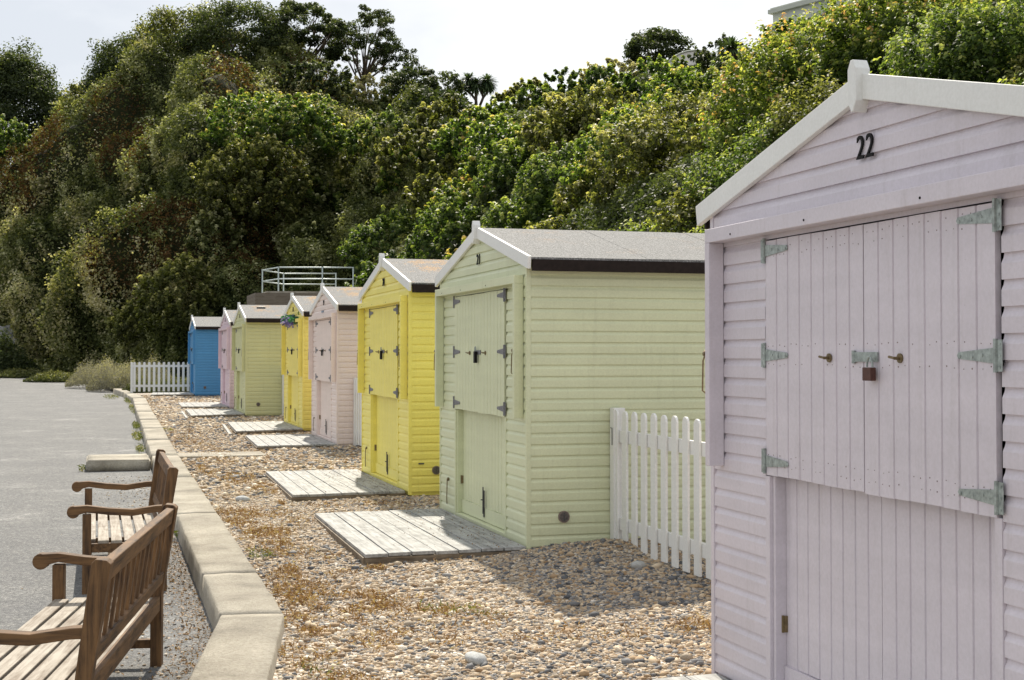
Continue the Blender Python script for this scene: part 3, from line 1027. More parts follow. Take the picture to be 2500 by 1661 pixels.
# ------------------------------------------------------------------ benches
def bench(label, A, B, zr, flip=1):
    """A,B: feet line of the back posts, near and far; seat looks to the left of A->B"""
    A, B = Vector((*A, zr)), Vector((*B, zr))
    Lb = (B - A).length
    ang = math.atan2(B.y - A.y, B.x - A.x) - math.pi / 2
    P = thing('park_bench', label, 'bench', A, ang, 'slatted wooden park benches beside the kerb')
    # local: y along the bench, -x is the front
    T = 0.058
    for y in (0, Lb):
        c = MB()
        c.prism([(-T / 2, 0.0), (T / 2, 0.0), (T / 2, 0.38), (T / 2 + 0.075, 0.835), (T / 2 + 0.058, 0.85), (-T / 2 + 0.075, 0.855), (-T / 2 + 0.06, 0.84), (-T / 2, 0.40)], 'y', y - 0.04, y + 0.04)
        c.build('back_post', M_TEAKV, P, bevel=0.004)
        c = MB()
        c.box(-0.53, -0.53 + T, y - 0.034, y + 0.034, 0.0, 0.545)
        c.build('front_leg', M_TEAKV, P, bevel=0.004)
        # scrolled arm
        prof = [(0.045, 0.595), (-0.05, 0.592), (-0.2, 0.572), (-0.36, 0.585), (-0.50, 0.606), (-0.58, 0.602)]
        low = [(-0.50, 0.560), (-0.36, 0.538), (-0.2, 0.527), (-0.05, 0.548), (0.045, 0.55)]
        nose = [(-0.59 - 0.042 * math.sin(t_), 0.563 + 0.042 * math.cos(t_)) for t_ in [math.pi * q / 8 for q in range(0, 12)]]
        c = MB()
        c.prism(prof + nose + low, 'y', y - 0.034, y + 0.034)
        c.build('armrest', M_TEAKX, P, bevel=0.005)
        c = MB()
        c.box(-0.53 + T + 0.001, -T / 2 - 0.001, y - 0.022, y + 0.022, 0.285, 0.345)
        c.box(-0.53 + T + 0.001, -T / 2 - 0.001, y - 0.02, y + 0.02, 0.10, 0.145)
        c.build('side_rail', M_TEAK, P, bevel=0.003)
    c = MB()
    nsl = 6
    for k in range(nsl):
        x = -0.515 + k * 0.087
        c.box(x, x + 0.072, -0.02 if 0 < k < nsl - 1 else 0.042, Lb + 0.02 if 0 < k < nsl - 1 else Lb - 0.042, 0.347 - 0.006 * math.sin(k / 5 * math.pi), 0.37 - 0.006 * math.sin(k / 5 * math.pi))
    c.build('seat', M_TEAKTOP, P, bevel=0.004)
    c = MB()
    c.box(-0.525, -0.495, 0.036, Lb - 0.036, 0.275, 0.340)
    c.build('front_rail', M_TEAK, P, bevel=0.003)
    c = MB()
    c.box(-0.012, 0.022, 0.042, Lb - 0.042, 0.30, 0.375)
    c.build('back_seat_rail', M_TEAK, P, bevel=0.003)
    c = MB()
    c.beam((0.066, 0.042, 0.795), (0.066, Lb - 0.042, 0.795), 0.040, 0.082, (0.17, 0, 1))
    c.build('top_rail', M_TEAK, P, bevel=0.005)
    c = MB()
    c.beam((0.022, 0.042, 0.475), (0.022, Lb - 0.042, 0.475), 0.034, 0.062, (0.17, 0, 1))
    c.build('lower_back_rail', M_TEAK, P, bevel=0.004)
    nb = 13
    for k in range(nb):
        y = (k + 1) * Lb / (nb + 1)
        c = MB()
        c.beam((0.025, y, 0.503), (0.061, y, 0.757), 0.042, 0.014, (1, 0, 0))
        c.build('back_slat', M_TEAKV, P, bevel=0.002)
    return P
bench('nearest weathered bench, its slatted back turned to the viewer at lower left', (-0.055, 5.75), (0.29, 7.74), -0.14)
bench('farther weathered bench, seat and scrolled arms showing beyond the first one', (0.415, 10.12), (0.41, 12.05), -0.13)

# ------------------------------------------------------------------ concrete stub across the road side and strip through the shingle
def rough_block(name, label, cat, x0, x1, y0, y1, z0, z1, mat, bev=0.03):
    bm = bmesh.new()
    bmesh.ops.create_cube(bm, size=1)
    for v in bm.verts:
        v.co = Vector(((v.co.x) * (x1 - x0), (v.co.y) * (y1 - y0), (v.co.z + 0.5) * (z1 - z0)))
    bmesh.ops.bevel(bm, geom=bm.edges[:], offset=bev, segments=3, affect='EDGES')
    bmesh.ops.subdivide_edges(bm, edges=[e for e in bm.edges if e.calc_length() > 0.3], cuts=6, use_grid_fill=True)
    for v in bm.verts:
        q = np.array([v.co.x * 4 + x0, v.co.y * 4 + y0, v.co.z * 4])
        v.co += Vector((1, 1, 1)) * float(vnoise(q)) * 0.010
    me = bpy.data.meshes.new(name)
    bm.to_mesh(me)
    bm.free()
    me.materials.append(mat)
    me.polygons.foreach_set('use_smooth', [True] * len(me.polygons))
    o = bpy.data.objects.new(name, me)
    C.objects.link(o)
    o.location = ((x0 + x1) / 2, (y0 + y1) / 2, z0)
    return tag(o, label, cat)
rough_block('concrete_block', 'low concrete stub wall jutting from the kerb onto the road', 'concrete block', -0.19, 0.66, 20.05, 21.3, -0.09, 0.065, M_KERB, 0.02)
c = MB()
c.box(0, 1.25, 0, 0.8, -0.03, 0.03)
o = c.build('path_strip', M_KERB, None, loc=(1.08, 20.95, gz(21.3) + 0.012), bevel=0.01)
o['kind'] = 'structure'

# ------------------------------------------------------------------ stones
def stone_mesh(seed, rx, ry, rz, sub=3):
    bm = bmesh.new()
    bmesh.ops.create_icosphere(bm, subdivisions=sub, radius=1)
    for v in bm.verts:
        q = np.array(v.co) * 1.3 + seed * 3.1
        k = 1 + 0.13 * float(vnoise(q))
        v.co = Vector((v.co.x * rx * k, v.co.y * ry * k, v.co.z * rz * k))
    me = bpy.data.meshes.new('stone')
    bm.to_mesh(me)
    bm.free()
    me.polygons.foreach_set('use_smooth', [True] * len(me.polygons))
    return me
for (x, y, rx, ry, rz, rot, col, lb) in (
    (1.83, 6.98, 0.052, 0.075, 0.035, 0.3, (0.42, 0.43, 0.42), 'smooth light grey cobble alone on the shingle near the bottom edge'),
    (1.42, 15.0, 0.075, 0.055, 0.035, 0.2, (0.40, 0.42, 0.43), 'pale grey cobble lying by the kerb before the lemon yellow hut'),
    (3.60, 7.65, 0.07, 0.045, 0.022, 0.7, (0.20, 0.20, 0.20), 'flat dark grey stone beside the wall of the mauve hut'),
    (3.62, 9.35, 0.06, 0.05, 0.035, 0.5, (0.38, 0.38, 0.36), 'whitish stone at the foot of the picket fence'),
    (0.52, 7.05, 0.04, 0.055, 0.025, 0.4, (0.16, 0.13, 0.10), 'brown stone on the road behind the nearest bench')):
    me = stone_mesh(x, rx, ry, rz)
    me.materials.append(flat('stone %.2f' % x, col, 0.8, 0, 0.25, 40, 0.3))
    o = bpy.data.objects.new('cobble', me)
    C.objects.link(o)
    zz = shingle_z(x, y) if x > 0.8 else -0.135
    o.location = (x, y, zz + rz * 0.6)
    o.rotation_euler = (0.1, 0.1, rot)
    tag(o, lb, 'stone', 'larger loose stones')

# pebbles: loose shingle stones, uncountable
M_PEB = leafmat('pebble stone', [(0.0, (0.085, 0.088, 0.095)), (0.14, (0.20, 0.20, 0.20)), (0.2, (0.25, 0.24, 0.225)), (0.25, (0.28, 0.18, 0.095)), (0.45, (0.46, 0.335, 0.205)), (0.62, (0.34, 0.285, 0.215)), (0.78, (0.57, 0.445, 0.295)), (0.93, (0.64, 0.54, 0.40)), (1.0, (0.78, 0.72, 0.60))], 0.0, 0.75, 0.3)
_bm = bmesh.new()
bmesh.ops.create_icosphere(_bm, subdivisions=1, radius=1)
ICO_V = np.array([v.co[:] for v in _bm.verts])
ICO_F = np.array([[v.index for v in f.verts] for f in _bm.faces])
_bm.free()
def pebbles(name, xs, ys_, rad, z_off, label, zs=None):
    N = len(xs)
    if zs is None: zs = np.array([shingle_z(x, y) for x, y in zip(xs, ys_)])
    sc = np.stack([rad * RNG.uniform(0.8, 1.35, N), rad * RNG.uniform(0.7, 1.1, N), rad * RNG.uniform(0.4, 0.7, N)], 1)
    V = ICO_V[None] * (1 + RNG.uniform(-0.16, 0.16, (N, 12, 1))) * sc[:, None]
    a = RNG.uniform(0, 6.28, N)
    ti = RNG.normal(0, 0.3, N)
    c_, s_ = np.cos(ti)[:, None], np.sin(ti)[:, None]
    x, z = V[..., 0] * c_ - V[..., 2] * s_, V[..., 0] * s_ + V[..., 2] * c_
    V[..., 0], V[..., 2] = x, z
    c_, s_ = np.cos(a)[:, None], np.sin(a)[:, None]
    x, y = V[..., 0] * c_ - V[..., 1] * s_, V[..., 0] * s_ + V[..., 1] * c_
    V[..., 0], V[..., 1] = x, y
    V += np.stack([xs, ys_, zs + z_off * rad], 1)[:, None]
    Fp = (ICO_F[None] + 12 * np.arange(N)[:, None, None]).reshape(-1, 3)
    patch = 0.16 * vnoise(np.stack([xs * 0.9, ys_ * 0.9, np.zeros(N) + 4], 1)) - 0.13 * np.exp(-(((xs - 3.4) / 0.9) ** 2 + ((ys_ - 9.0) / 1.0) ** 2))
    tn = RNG.random(N)
    tn = np.where(RNG.random(N) < 0.04 - patch * 0.8, tn * 0.24, np.clip(tn + patch * 0.6, 0, 1))
    o = np_mesh(name, V.reshape(-1, 3), Fp, M_PEB, None, np.repeat(tn, 12), True)
    return tag(o, label, 'pebbles', None, 'stuff')
def blocked(x, y):
    m = np.zeros(len(x), bool)
    for n_, X, Y, *_r in HUTS: m |= (x > X - 0.0) & (x < X + DEP) & (abs(y - Y) < HW)
    for (x0, x1, y0, y1) in ((1.75, 2.9, 3.4, 6.1), (1.92, 3.2, 10.42, 13.1), (1.98, 3.2, 14.9, 17.8), (2.4, 3.7, 22.4, 25.2), (2.5, 3.7, 26.8, 29.7), (2.0, 3.3, 33.3, 36.2)):
        m |= (x > x0) & (x < x1) & (y > y0) & (y < y1)
    return m
n = 290000
px = RNG.uniform(0.55, 5.2, n)
py = 4.8 + 11.2 * RNG.random(n) ** 1.35
kg = np.interp(py, [p[1] for p in KG], [p[0] for p in KG])
keep = (px > kg + 0.02) & ~blocked(px, py) & (px < 1.4 + py * 0.50) & (px > -0.05 + py * 0.04)
px, py = px[keep], py[keep]
rad = RNG.lognormal(math.log(0.0066), 0.52, len(px)).clip(0.004, 0.038)
pebbles('pebbles', px, py, rad, 0.25, 'loose multicoloured beach pebbles covering the near bank')
n = 60000
py = 15.5 + 33 * RNG.random(n)
px = RNG.uniform(0.9, 5.0, n)
kg = np.interp(py, [p[1] for p in KG], [p[0] for p in KG])
keep = (px > kg + 0.03) & ~blocked(px, py)
px, py = px[keep], py[keep]
rad = RNG.lognormal(math.log(0.019), 0.38, len(px)).clip(0.01, 0.05) * (1 + (py - 15) * 0.012)
pebbles('pebbles', px, py, rad, 0.25, 'loose beach pebbles farther along the bank')

n = 2600
py = 5.2 + 14 * RNG.random(n) ** 1.2
px = np.interp(py, [p[1] for p in KR], [p[0] for p in KR]) - 0.04 - np.abs(RNG.normal(0, 0.32, n))
pebbles('grit', px, py, RNG.lognormal(math.log(0.0055), 0.45, n).clip(0.003, 0.016), 0.3, 'stray pebbles and grit scattered on the road beside the kerb', -0.165 + 0.0042 * py)

# ------------------------------------------------------------------ dry ground plants and weeds
M_DRY = leafmat('dry russet plants', [(0, (0.13, 0.07, 0.035)), (0.5, (0.30, 0.17, 0.085)), (0.8, (0.42, 0.28, 0.16)), (1, (0.55, 0.45, 0.30))], 0.15)
M_WEED = leafmat('green weeds', [(0, (0.06, 0.075, 0.02)), (0.6, (0.13, 0.15, 0.045)), (1, (0.34, 0.28, 0.14))], 0.25)
def tufts(name, spots, mat, label, cat, hgt=0.05, dens=900, zf=None):
    P_, N_, L_, T_ = [], [], [], []
    for (x, y, rx, ry, k) in spots:
        m = int(dens * k * rx * ry * 3.14)
        r = np.sqrt(RNG.random(m)) * (0.6 + 0.4 * RNG.random(m))
        a = RNG.random(m) * 6.283
        cx_, cy_ = x + rx * r * np.cos(a), y + ry * r * np.sin(a)
        nn = vnoise(np.stack([cx_ * 7, cy_ * 7, np.zeros(m) + 2], 1))
        kp = nn + 0.6 * vnoise(np.stack([cx_ * 19, cy_ * 19, np.zeros(m) + 8], 1)) > RNG.normal(0.08, 0.22, m)
        cx_, cy_ = cx_[kp], cy_[kp]
        m = len(cx_)
        if not m: continue
        hh = hgt * RNG.uniform(0.3, 1.1, m)
        zz = np.array([zf(p, q) if zf else shingle_z(p, q) for p, q in zip(cx_, cy_)])
        P_.append(np.stack([cx_, cy_, zz + hh * RNG.uniform(0.2, 0.9, m)], 1))
        nrm = RNG.normal(size=(m, 3))
        nrm[:, 2] = abs(nrm[:, 2]) * 0.8
        N_.append(nrm)
        L_.append(hh * 0.9)
        T_.append(RNG.random(m))
    pts, nr, ln, tn = np.concatenate(P_), np.concatenate(N_), np.concatenate(L_), np.concatenate(T_)
    o = scatter_obj(name, pts, nr, ln, ln * 0.16 + 0.003, tn, mat)
    return tag(o, label, cat, None, 'stuff')
tufts('dry_plants', [(1.35, 11.9, 0.30, 1.1, 1), (1.22, 13.6, 0.22, 1.0, 1), (1.25, 9.6, 0.25, 1.0, 1), (1.45, 8.9, 0.45, 0.55, 1.1), (1.15, 8.2, 0.25, 0.5, 1.2), (1.9, 8.7, 0.35, 0.35, 0.5),
     (1.0, 7.3, 0.22, 0.4, .8), (3.35, 7.45, 0.28, 0.35, 0.6), (1.75, 16.2, 0.2, 0.8, 1), (1.9, 10.1, 0.10, 0.10, 3), (1.80, 14.6, 0.08, 0.12, 3), (2.3, 10.25, 0.4, 0.07, 1.2), (1.6, 17.6, 0.3, 1.0, 0.8),
     (1.3, 44.0, 0.35, 4.5, 0.5), (1.5, 47, 0.5, 2.5, 0.5), (2.2, 44.0, 0.5, 2.0, 0.4), (1.35, 19, .2, 1.2, .6), (2.6, 14.2, .8, .25, .4), (2.3, 21.9, .6, .2, .5), (1.1, 6.6, .25, .5, .6), (1.6, 7.6, .5, .4, .45), (1.9, 8.25, .75, .55, .3), (1.5, 10.4, .35, 1.2, .3), (2.6, 7.5, .6, .3, .2), (1.5, 13.2, .4, 1.2, .4), (1.6, 21.0, .4, 2.5, .3), (1.5, 26, .4, 3.5, .25)],
     M_DRY, 'dry russet mat-forming plants creeping over the shingle', 'dry plants', 0.042, 3600)
tufts('weeds', [(1.18, 11.0, 0.12, 0.35, 1), (2.05, 8.55, 0.22, 0.22, 0.7), (1.25, 28.3, 0.12, 0.9, 0.8), (1.02, 7.0, 0.15, 0.3, .5), (2.3, 8.35, .2, .2, .5), (3.5, 7.2, .2, .3, .4)],
     M_WEED, 'small green tufts growing in the shingle', 'weeds', 0.05, 1600)
rz_ = lambda x, y: -0.165 + 0.0042 * y
tufts('weeds', [(0.62, 23.8, 0.09, 0.8, 2), (0.66, 27.5, 0.10, 1.6, 2), (0.72, 31.0, 0.10, 1.2, 1.6), (0.62, 12.7, 0.05, 0.15, 3), (0.35, 50, .3, 2.5, .5), (0.82, 40, .10, 3.5, .6), (0.8, 46, .12, 2.5, .8), (-0.24, 20.1, .06, .12, 3)],
     M_WEED, 'green weeds growing along the road side of the kerb', 'weeds', 0.10, 520, rz_)
M_LITTER = leafmat('dead leaf litter', [(0, (0.10, 0.055, 0.025)), (1, (0.34, 0.2, 0.09))], 0.1)
n = 2600
ly = RNG.uniform(5.5, 14, n)
lx = np.interp(ly, [p[1] for p in KR], [p[0] for p in KR]) - 0.03 - abs(RNG.normal(0, 0.14, n))
o = scatter_obj('leaf_litter', np.stack([lx, ly, -0.165 + 0.0042 * ly + 0.008], 1), RNG.normal(size=(n, 3)) * 0.5 + [0, 0, 1], RNG.uniform(0.008, 0.03, n), RNG.uniform(0.005, 0.014, n), RNG.random(n), M_LITTER)
tag(o, 'brown leaf litter and grit along the foot of the kerb', 'leaf litter', None, 'stuff')
n = 700
ly = np.concatenate([RNG.uniform(10.4, 13.1, n // 2), RNG.uniform(14.8, 17.8, n // 2)])
lx = 3.1 - abs(RNG.normal(0, 0.32, n))
o = scatter_obj('deck_litter', np.stack([lx, ly, np.where(ly < 14, 0.046, 0.058)], 1), RNG.normal(size=(n, 3)) * 0.4 + [0, 0, 1], RNG.uniform(0.006, 0.022, n), RNG.uniform(0.004, 0.012, n), RNG.random(n), M_LITTER)
tag(o, 'bits of dead leaf and grit lying on the near decks', 'leaf litter', None, 'stuff')
# ------------------------------------------------------------------ hillside terrain
# sightings of the cliff from foot to crest, bearing by bearing: (v, distance)
COLS = [
 (-900, [(935, 92), (760, 97), (560, 108), (430, 126)]),
 (-300, [(935, 90), (760, 95), (600, 104), (500, 122)]),
 (0,    [(935, 87), (800, 91), (640, 99), (500, 112)]),
 (90,   [(935, 85), (760, 90), (560, 99), (405, 112)]),
 (160,  [(935, 83), (700, 89), (490, 98), (300, 113)]),
 (240,  [(935, 81), (700, 87), (420, 96), (195, 113)]),
 (320,  [(930, 78), (700, 84), (380, 94), (125, 113)]),
 (450,  [(915, 73), (660, 79), (380, 90), (100, 109)]),
 (560,  [(900, 69), (620, 75), (360, 87), (90, 106)]),
 (700,  [(895, 67), (600, 72), (330, 83), (120, 104)]),
 (800,  [(890, 66), (600, 71), (340, 82), (155, 102)]),
 (880,  [(890, 65), (600, 71), (370, 82), (245, 102)]),
 (1000, [(890, 58), (600, 65), (400, 77), (272, 102)]),
 (1170, [(890, 47), (600, 55), (400, 68), (280, 100)]),
 (1300, [(890, 38), (600, 45), (380, 60), (235, 94)]),
 (1450, [(890, 30), (600, 37), (380, 50), (205, 88)]),
 (1650, [(890, 23), (600, 29), (350, 43), (195, 82)]),
 (1850, [(890, 18), (560, 24), (300, 38), (130, 76)]),
 (2050, [(890, 15.5), (500, 21), (230, 33), (85, 62)]),
 (2250, [(890, 13.5), (420, 18), (140, 27), (20, 44)]),
 (2500, [(890, 12), (350, 16), (20, 24), (-120, 38)]),
 (2900, [(890, 10.5), (300, 14), (-150, 22), (-420, 34)]),
 (3600, [(890, 9.5), (250, 13), (-350, 21), (-800, 32)]),
]
NU, NV = 300, 90
us = np.linspace(-900, 3600, NU)
cu = np.array([c[0] for c in COLS], float)
tab = np.array([c[1] for c in COLS], float)      # ncol,4,2
def smooth_interp(x, xp, fp):
    # monotone-ish cubic by smoothing a linear interpolation
    return (np.interp(x - 25, xp, fp) + 2 * np.interp(x, xp, fp) + np.interp(x + 25, xp, fp)) / 4
tv = np.linspace(0, 1, NV)
grid = np.zeros((NU, NV, 3))
kn = np.array([0, 0.34, 0.68, 1.0])
for i, u in enumerate(us):
    vv = np.array([smooth_interp(u, cu, tab[:, k, 0]) for k in range(4)])
    dd = np.array([smooth_interp(u, cu, tab[:, k, 1]) for k in range(4)])
    v_ = smooth_interp(tv, kn, vv) if False else np.interp(tv, kn, vv)
    d_ = np.interp(tv, kn, dd)
    for j in range(NV):
        grid[i, j] = W(u, v_[j], d_[j])
# keep the foot on the ground
fz = 0.0042 * grid[:, 0, 1] - 0.3
grid[:, 0, 2] = np.minimum(grid[:, 0, 2], fz)
def project(p):
    q = p - np.array([0, 0, 1.5])
    d = q @ _F
    return 1250 + FPX * (q @ _R) / d, 830.5 - 38.5 - FPX * (q @ _U) / d

def gnormals(G):
    a = np.gradient(G, axis=0)
    b = np.gradient(G, axis=1)
    n = np.cross(a, b)
    n /= np.linalg.norm(n, axis=2, keepdims=True) + 1e-9
    s = np.sign(np.median((n * (np.array([0, 0, 1.5]) - G)).sum(2)))
    return n * s
gn = gnormals(grid)
# big folds and hanging drapes in the cover
fold = fnoise(grid * np.array([0.15, 0.15, 0.15]) + np.array([0.0, 0.0, 3.3]), 3)
drape = vnoise(np.stack([grid[..., 0] * 0.55 + grid[..., 2] * 0.22, grid[..., 1] * 0.3, grid[..., 2] * 0.06], -1))
dist = np.linalg.norm(grid - np.array([0, 0, 1.5]), axis=2)
leftness = np.clip((1000 - us) / 400, 0, 1)[:, None]
edge = np.sin(np.pi * np.clip(tv, 0, 0.93) / 0.93 * 0.85 + 0.15)[None, :] 
amp = np.clip(dist / 60, 0.25, 1.1)
disp = (fold * (1.7 + 1.6 * leftness) + drape * 1.7 * leftness) * amp * edge
GU, GV = project(grid.reshape(-1, 3))
GU, GV = GU.reshape(NU, NV), GV.reshape(NU, NV)
def ridge(pts_, wpx, hm_):
    best = np.full(GU.shape, 1e9)
    for (a0, b0), (a1, b1) in zip(pts_[:-1], pts_[1:]):
        tt = np.clip(((GU - a0) * (a1 - a0) + (GV - b0) * (b1 - b0)) / ((a1 - a0) ** 2 + (b1 - b0) ** 2), 0, 1)
        best = np.minimum(best, np.hypot(GU - a0 - tt * (a1 - a0), GV - b0 - tt * (b1 - b0)))
    return hm_ * np.exp(-(best / wpx) ** 1.6)
disp = disp * (1 - 0.45 * leftness)
disp += ridge([(430, 210), (222, 375), (8, 580), (-150, 720)], 42, 3.4)
disp += ridge([(600, 280), (459, 390), (320, 465), (120, 640), (40, 800)], 45, 3.0)
disp += ridge([(600, 470), (459, 590), (306, 750), (240, 860)], 42, 3.4)
disp -= ridge([(640, 540), (650, 640), (640, 760)], 62, 4.5)
disp -= ridge([(840, 430), (830, 520), (800, 640)], 55, 3.5)
disp += ridge([(560, 420), (700, 400), (800, 370)], 45, 2.0)
disp += ridge([(1120, 330), (1010, 385), (900, 470), (850, 600)], 45, 2.6)
disp -= ridge([(520, 330), (350, 420), (170, 545), (40, 680)], 30, 1.8)
disp -= ridge([(520, 480), (390, 590), (240, 760)], 34, 1.6)
grid2 = grid + gn * disp[..., None]
hill_n = gnormals(grid2)
# plateau behind the crest
V = []
grid3 = grid2 - hill_n * np.clip(dist / 60, 0.25, 1.0)[..., None] * 0.9
for i in range(NU):
    for j in range(NV): V.append(grid3[i, j])
    c = grid3[i, -1]
    dirv = (c - np.array([0, 0, 1.5]))[:2]
    dirv /= np.linalg.norm(dirv)
    for ex, ez in ((3, 0.1), (14, -0.6), (60, -3.0)):
        V.append(np.array([c[0] + dirv[0] * ex, c[1] + dirv[1] * ex, c[2] + ez]))
NJ = NV + 3
ii, jj = np.meshgrid(np.arange(NU - 1), np.arange(NJ - 1), indexing='ij')
a = (ii * NJ + jj).ravel()
Fq = np.stack([a, a + 1, a + NJ + 1, a + NJ], 1)
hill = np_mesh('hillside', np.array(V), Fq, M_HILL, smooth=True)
hill['kind'] = 'structure'

# ------------------------------------------------------------------ leaf materials
LM = dict(
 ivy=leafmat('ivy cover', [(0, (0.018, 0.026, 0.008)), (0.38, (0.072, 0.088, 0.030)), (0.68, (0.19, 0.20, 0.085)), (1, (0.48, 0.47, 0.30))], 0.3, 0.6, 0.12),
 pale=leafmat('pale seed heads and ridge light', [(0, (0.10, 0.11, 0.04)), (0.5, (0.27, 0.25, 0.13)), (1, (0.60, 0.54, 0.38))], 0.35, 0.7),
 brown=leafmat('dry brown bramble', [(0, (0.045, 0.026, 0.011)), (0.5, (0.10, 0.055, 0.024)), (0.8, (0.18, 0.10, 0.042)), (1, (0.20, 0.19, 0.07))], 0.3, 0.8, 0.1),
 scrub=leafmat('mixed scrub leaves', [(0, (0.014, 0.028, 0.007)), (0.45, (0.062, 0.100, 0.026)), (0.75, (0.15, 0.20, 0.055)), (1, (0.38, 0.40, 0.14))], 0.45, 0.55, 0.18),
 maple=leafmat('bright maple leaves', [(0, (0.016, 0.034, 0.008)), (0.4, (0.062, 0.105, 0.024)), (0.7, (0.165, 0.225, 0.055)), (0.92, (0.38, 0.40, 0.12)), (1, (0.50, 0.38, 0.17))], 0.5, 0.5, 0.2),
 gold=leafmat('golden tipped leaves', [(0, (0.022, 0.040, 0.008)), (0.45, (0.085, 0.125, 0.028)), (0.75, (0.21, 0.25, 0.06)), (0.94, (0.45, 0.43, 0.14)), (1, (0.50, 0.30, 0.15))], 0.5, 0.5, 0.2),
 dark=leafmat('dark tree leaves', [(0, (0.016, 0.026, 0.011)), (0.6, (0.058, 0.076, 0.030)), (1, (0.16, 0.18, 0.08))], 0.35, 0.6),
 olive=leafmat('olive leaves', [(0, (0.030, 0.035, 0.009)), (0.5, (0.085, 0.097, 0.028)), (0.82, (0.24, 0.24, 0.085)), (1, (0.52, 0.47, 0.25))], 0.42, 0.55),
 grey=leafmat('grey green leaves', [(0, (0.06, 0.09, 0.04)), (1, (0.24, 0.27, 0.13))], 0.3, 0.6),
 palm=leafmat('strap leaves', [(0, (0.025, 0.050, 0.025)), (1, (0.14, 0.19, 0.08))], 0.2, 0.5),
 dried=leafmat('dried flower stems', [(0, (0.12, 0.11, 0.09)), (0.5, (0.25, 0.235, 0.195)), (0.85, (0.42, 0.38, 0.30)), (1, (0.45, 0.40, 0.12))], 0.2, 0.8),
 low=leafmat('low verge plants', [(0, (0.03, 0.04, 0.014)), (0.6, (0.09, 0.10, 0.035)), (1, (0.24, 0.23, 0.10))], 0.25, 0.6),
)

# ------------------------------------------------------------------ cover on the hillside (uncountable)
def sample_hill(n, ulo, uhi, tlo=0.0, thi=1.0, power=1.0):
    fi = np.interp(RNG.uniform(ulo, uhi, n), us, np.arange(NU))
    fj = (tlo + (thi - tlo) * RNG.random(n) ** power) * (NV - 1)
    i0 = np.clip(fi.astype(int), 0, NU - 2)
    j0 = np.clip(fj.astype(int), 0, NV - 2)
    a, b = (fi - i0)[:, None], (fj - j0)[:, None]
    def lerp(G):
        return (G[i0, j0] * (1 - a) * (1 - b) + G[i0 + 1, j0] * a * (1 - b) + G[i0, j0 + 1] * (1 - a) * b + G[i0 + 1, j0 + 1] * a * b)
    p, nn = lerp(grid2), lerp(hill_n)
    nn /= np.linalg.norm(nn, axis=1, keepdims=True)
    return p, nn, fi / (NU - 1) * 4500 - 900, fj / (NV - 1)



BROWN = [(290, 320, 80, 110), (55, 400, 75, 120), (120, 330, 50, 80), (450, 530, 130, 45), (560, 200, 60, 90), (620, 560, 90, 120), (300, 640, 90, 70), (640, 470, 110, 110), (380, 640, 110, 90), (760, 210, 90, 70)]
def seg(u0, v0, u1, v1, w_, n=6):
    return [(u0 + (u1 - u0) * k / (n - 1), v0 + (v1 - v0) * k / (n - 1), w_ * 1.3, w_) for k in range(n)]
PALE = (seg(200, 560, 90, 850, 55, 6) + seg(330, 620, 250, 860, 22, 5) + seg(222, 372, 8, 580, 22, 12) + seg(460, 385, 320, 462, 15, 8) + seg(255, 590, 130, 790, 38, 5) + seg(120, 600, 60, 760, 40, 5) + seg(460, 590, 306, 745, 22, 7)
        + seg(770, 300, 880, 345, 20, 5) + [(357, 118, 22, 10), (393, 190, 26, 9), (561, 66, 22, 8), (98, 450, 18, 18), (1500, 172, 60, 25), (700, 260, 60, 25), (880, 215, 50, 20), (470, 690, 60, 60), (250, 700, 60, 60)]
        + seg(900, 470, 1010, 380, 18, 6) + seg(640, 250, 580, 330, 18, 4))  # seed heads, plus ridge lines where sunlight is put into leaf colour
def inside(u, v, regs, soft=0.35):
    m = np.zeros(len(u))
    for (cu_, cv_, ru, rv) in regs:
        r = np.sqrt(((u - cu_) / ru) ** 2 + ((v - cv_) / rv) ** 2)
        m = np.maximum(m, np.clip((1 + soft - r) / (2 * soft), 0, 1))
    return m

def sprays(cen, rad, nspray, per, rng, slen=0.30, swid=0.13, zcut=-0.55):
    """a bush built of upright sprays whose tips carry the young, lighter leaves; tops also toned as if sunlit"""
    d = rng.normal(size=(nspray * 3, 3))
    d /= np.linalg.norm(d, axis=1, keepdims=True)
    d = d[d[:, 2] > zcut][:nspray]
    ns = len(d)
    rr = rng.uniform(0.55, 1.0, ns) ** 0.5 * (1 + 0.25 * vnoise(d * 2.1 + rng.uniform(0, 30)))
    base = d * rr[:, None]
    ax = d * 0.55 + np.array([0, 0, 0.8]) + rng.normal(0, 0.18, (ns, 3))
    ax /= np.linalg.norm(ax, axis=1, keepdims=True)
    ln = slen * rng.uniform(0.5, 1.35, ns)
    idx = np.repeat(np.arange(ns), per)
    m = len(idx)
    t = rng.random(m) ** 0.8
    q = rng.normal(size=(m, 3))
    q /= np.linalg.norm(q, axis=1, keepdims=True)
    wid = swid * (1.15 - 0.75 * t) * rng.uniform(0.4, 1.0, m)
    pts = base[idx] + ax[idx] * (ln[idx] * (t - 0.3))[:, None] + q * wid[:, None]
    nrm = ax[idx] * 0.75 + q * 0.55 + rng.normal(0, 0.3, (m, 3))
    vig = rng.normal(0, 0.12, ns)
    tone = np.clip(0.16 + 0.12 * base[idx][:, 2] + 0.68 * t ** 2.1 + vig[idx] + rng.normal(0, 0.09, m), 0, 1)  # young tips lighter; lit tops and shaded inner leaves painted into tone
    return pts * np.array(rad) + np.array(cen), nrm, tone

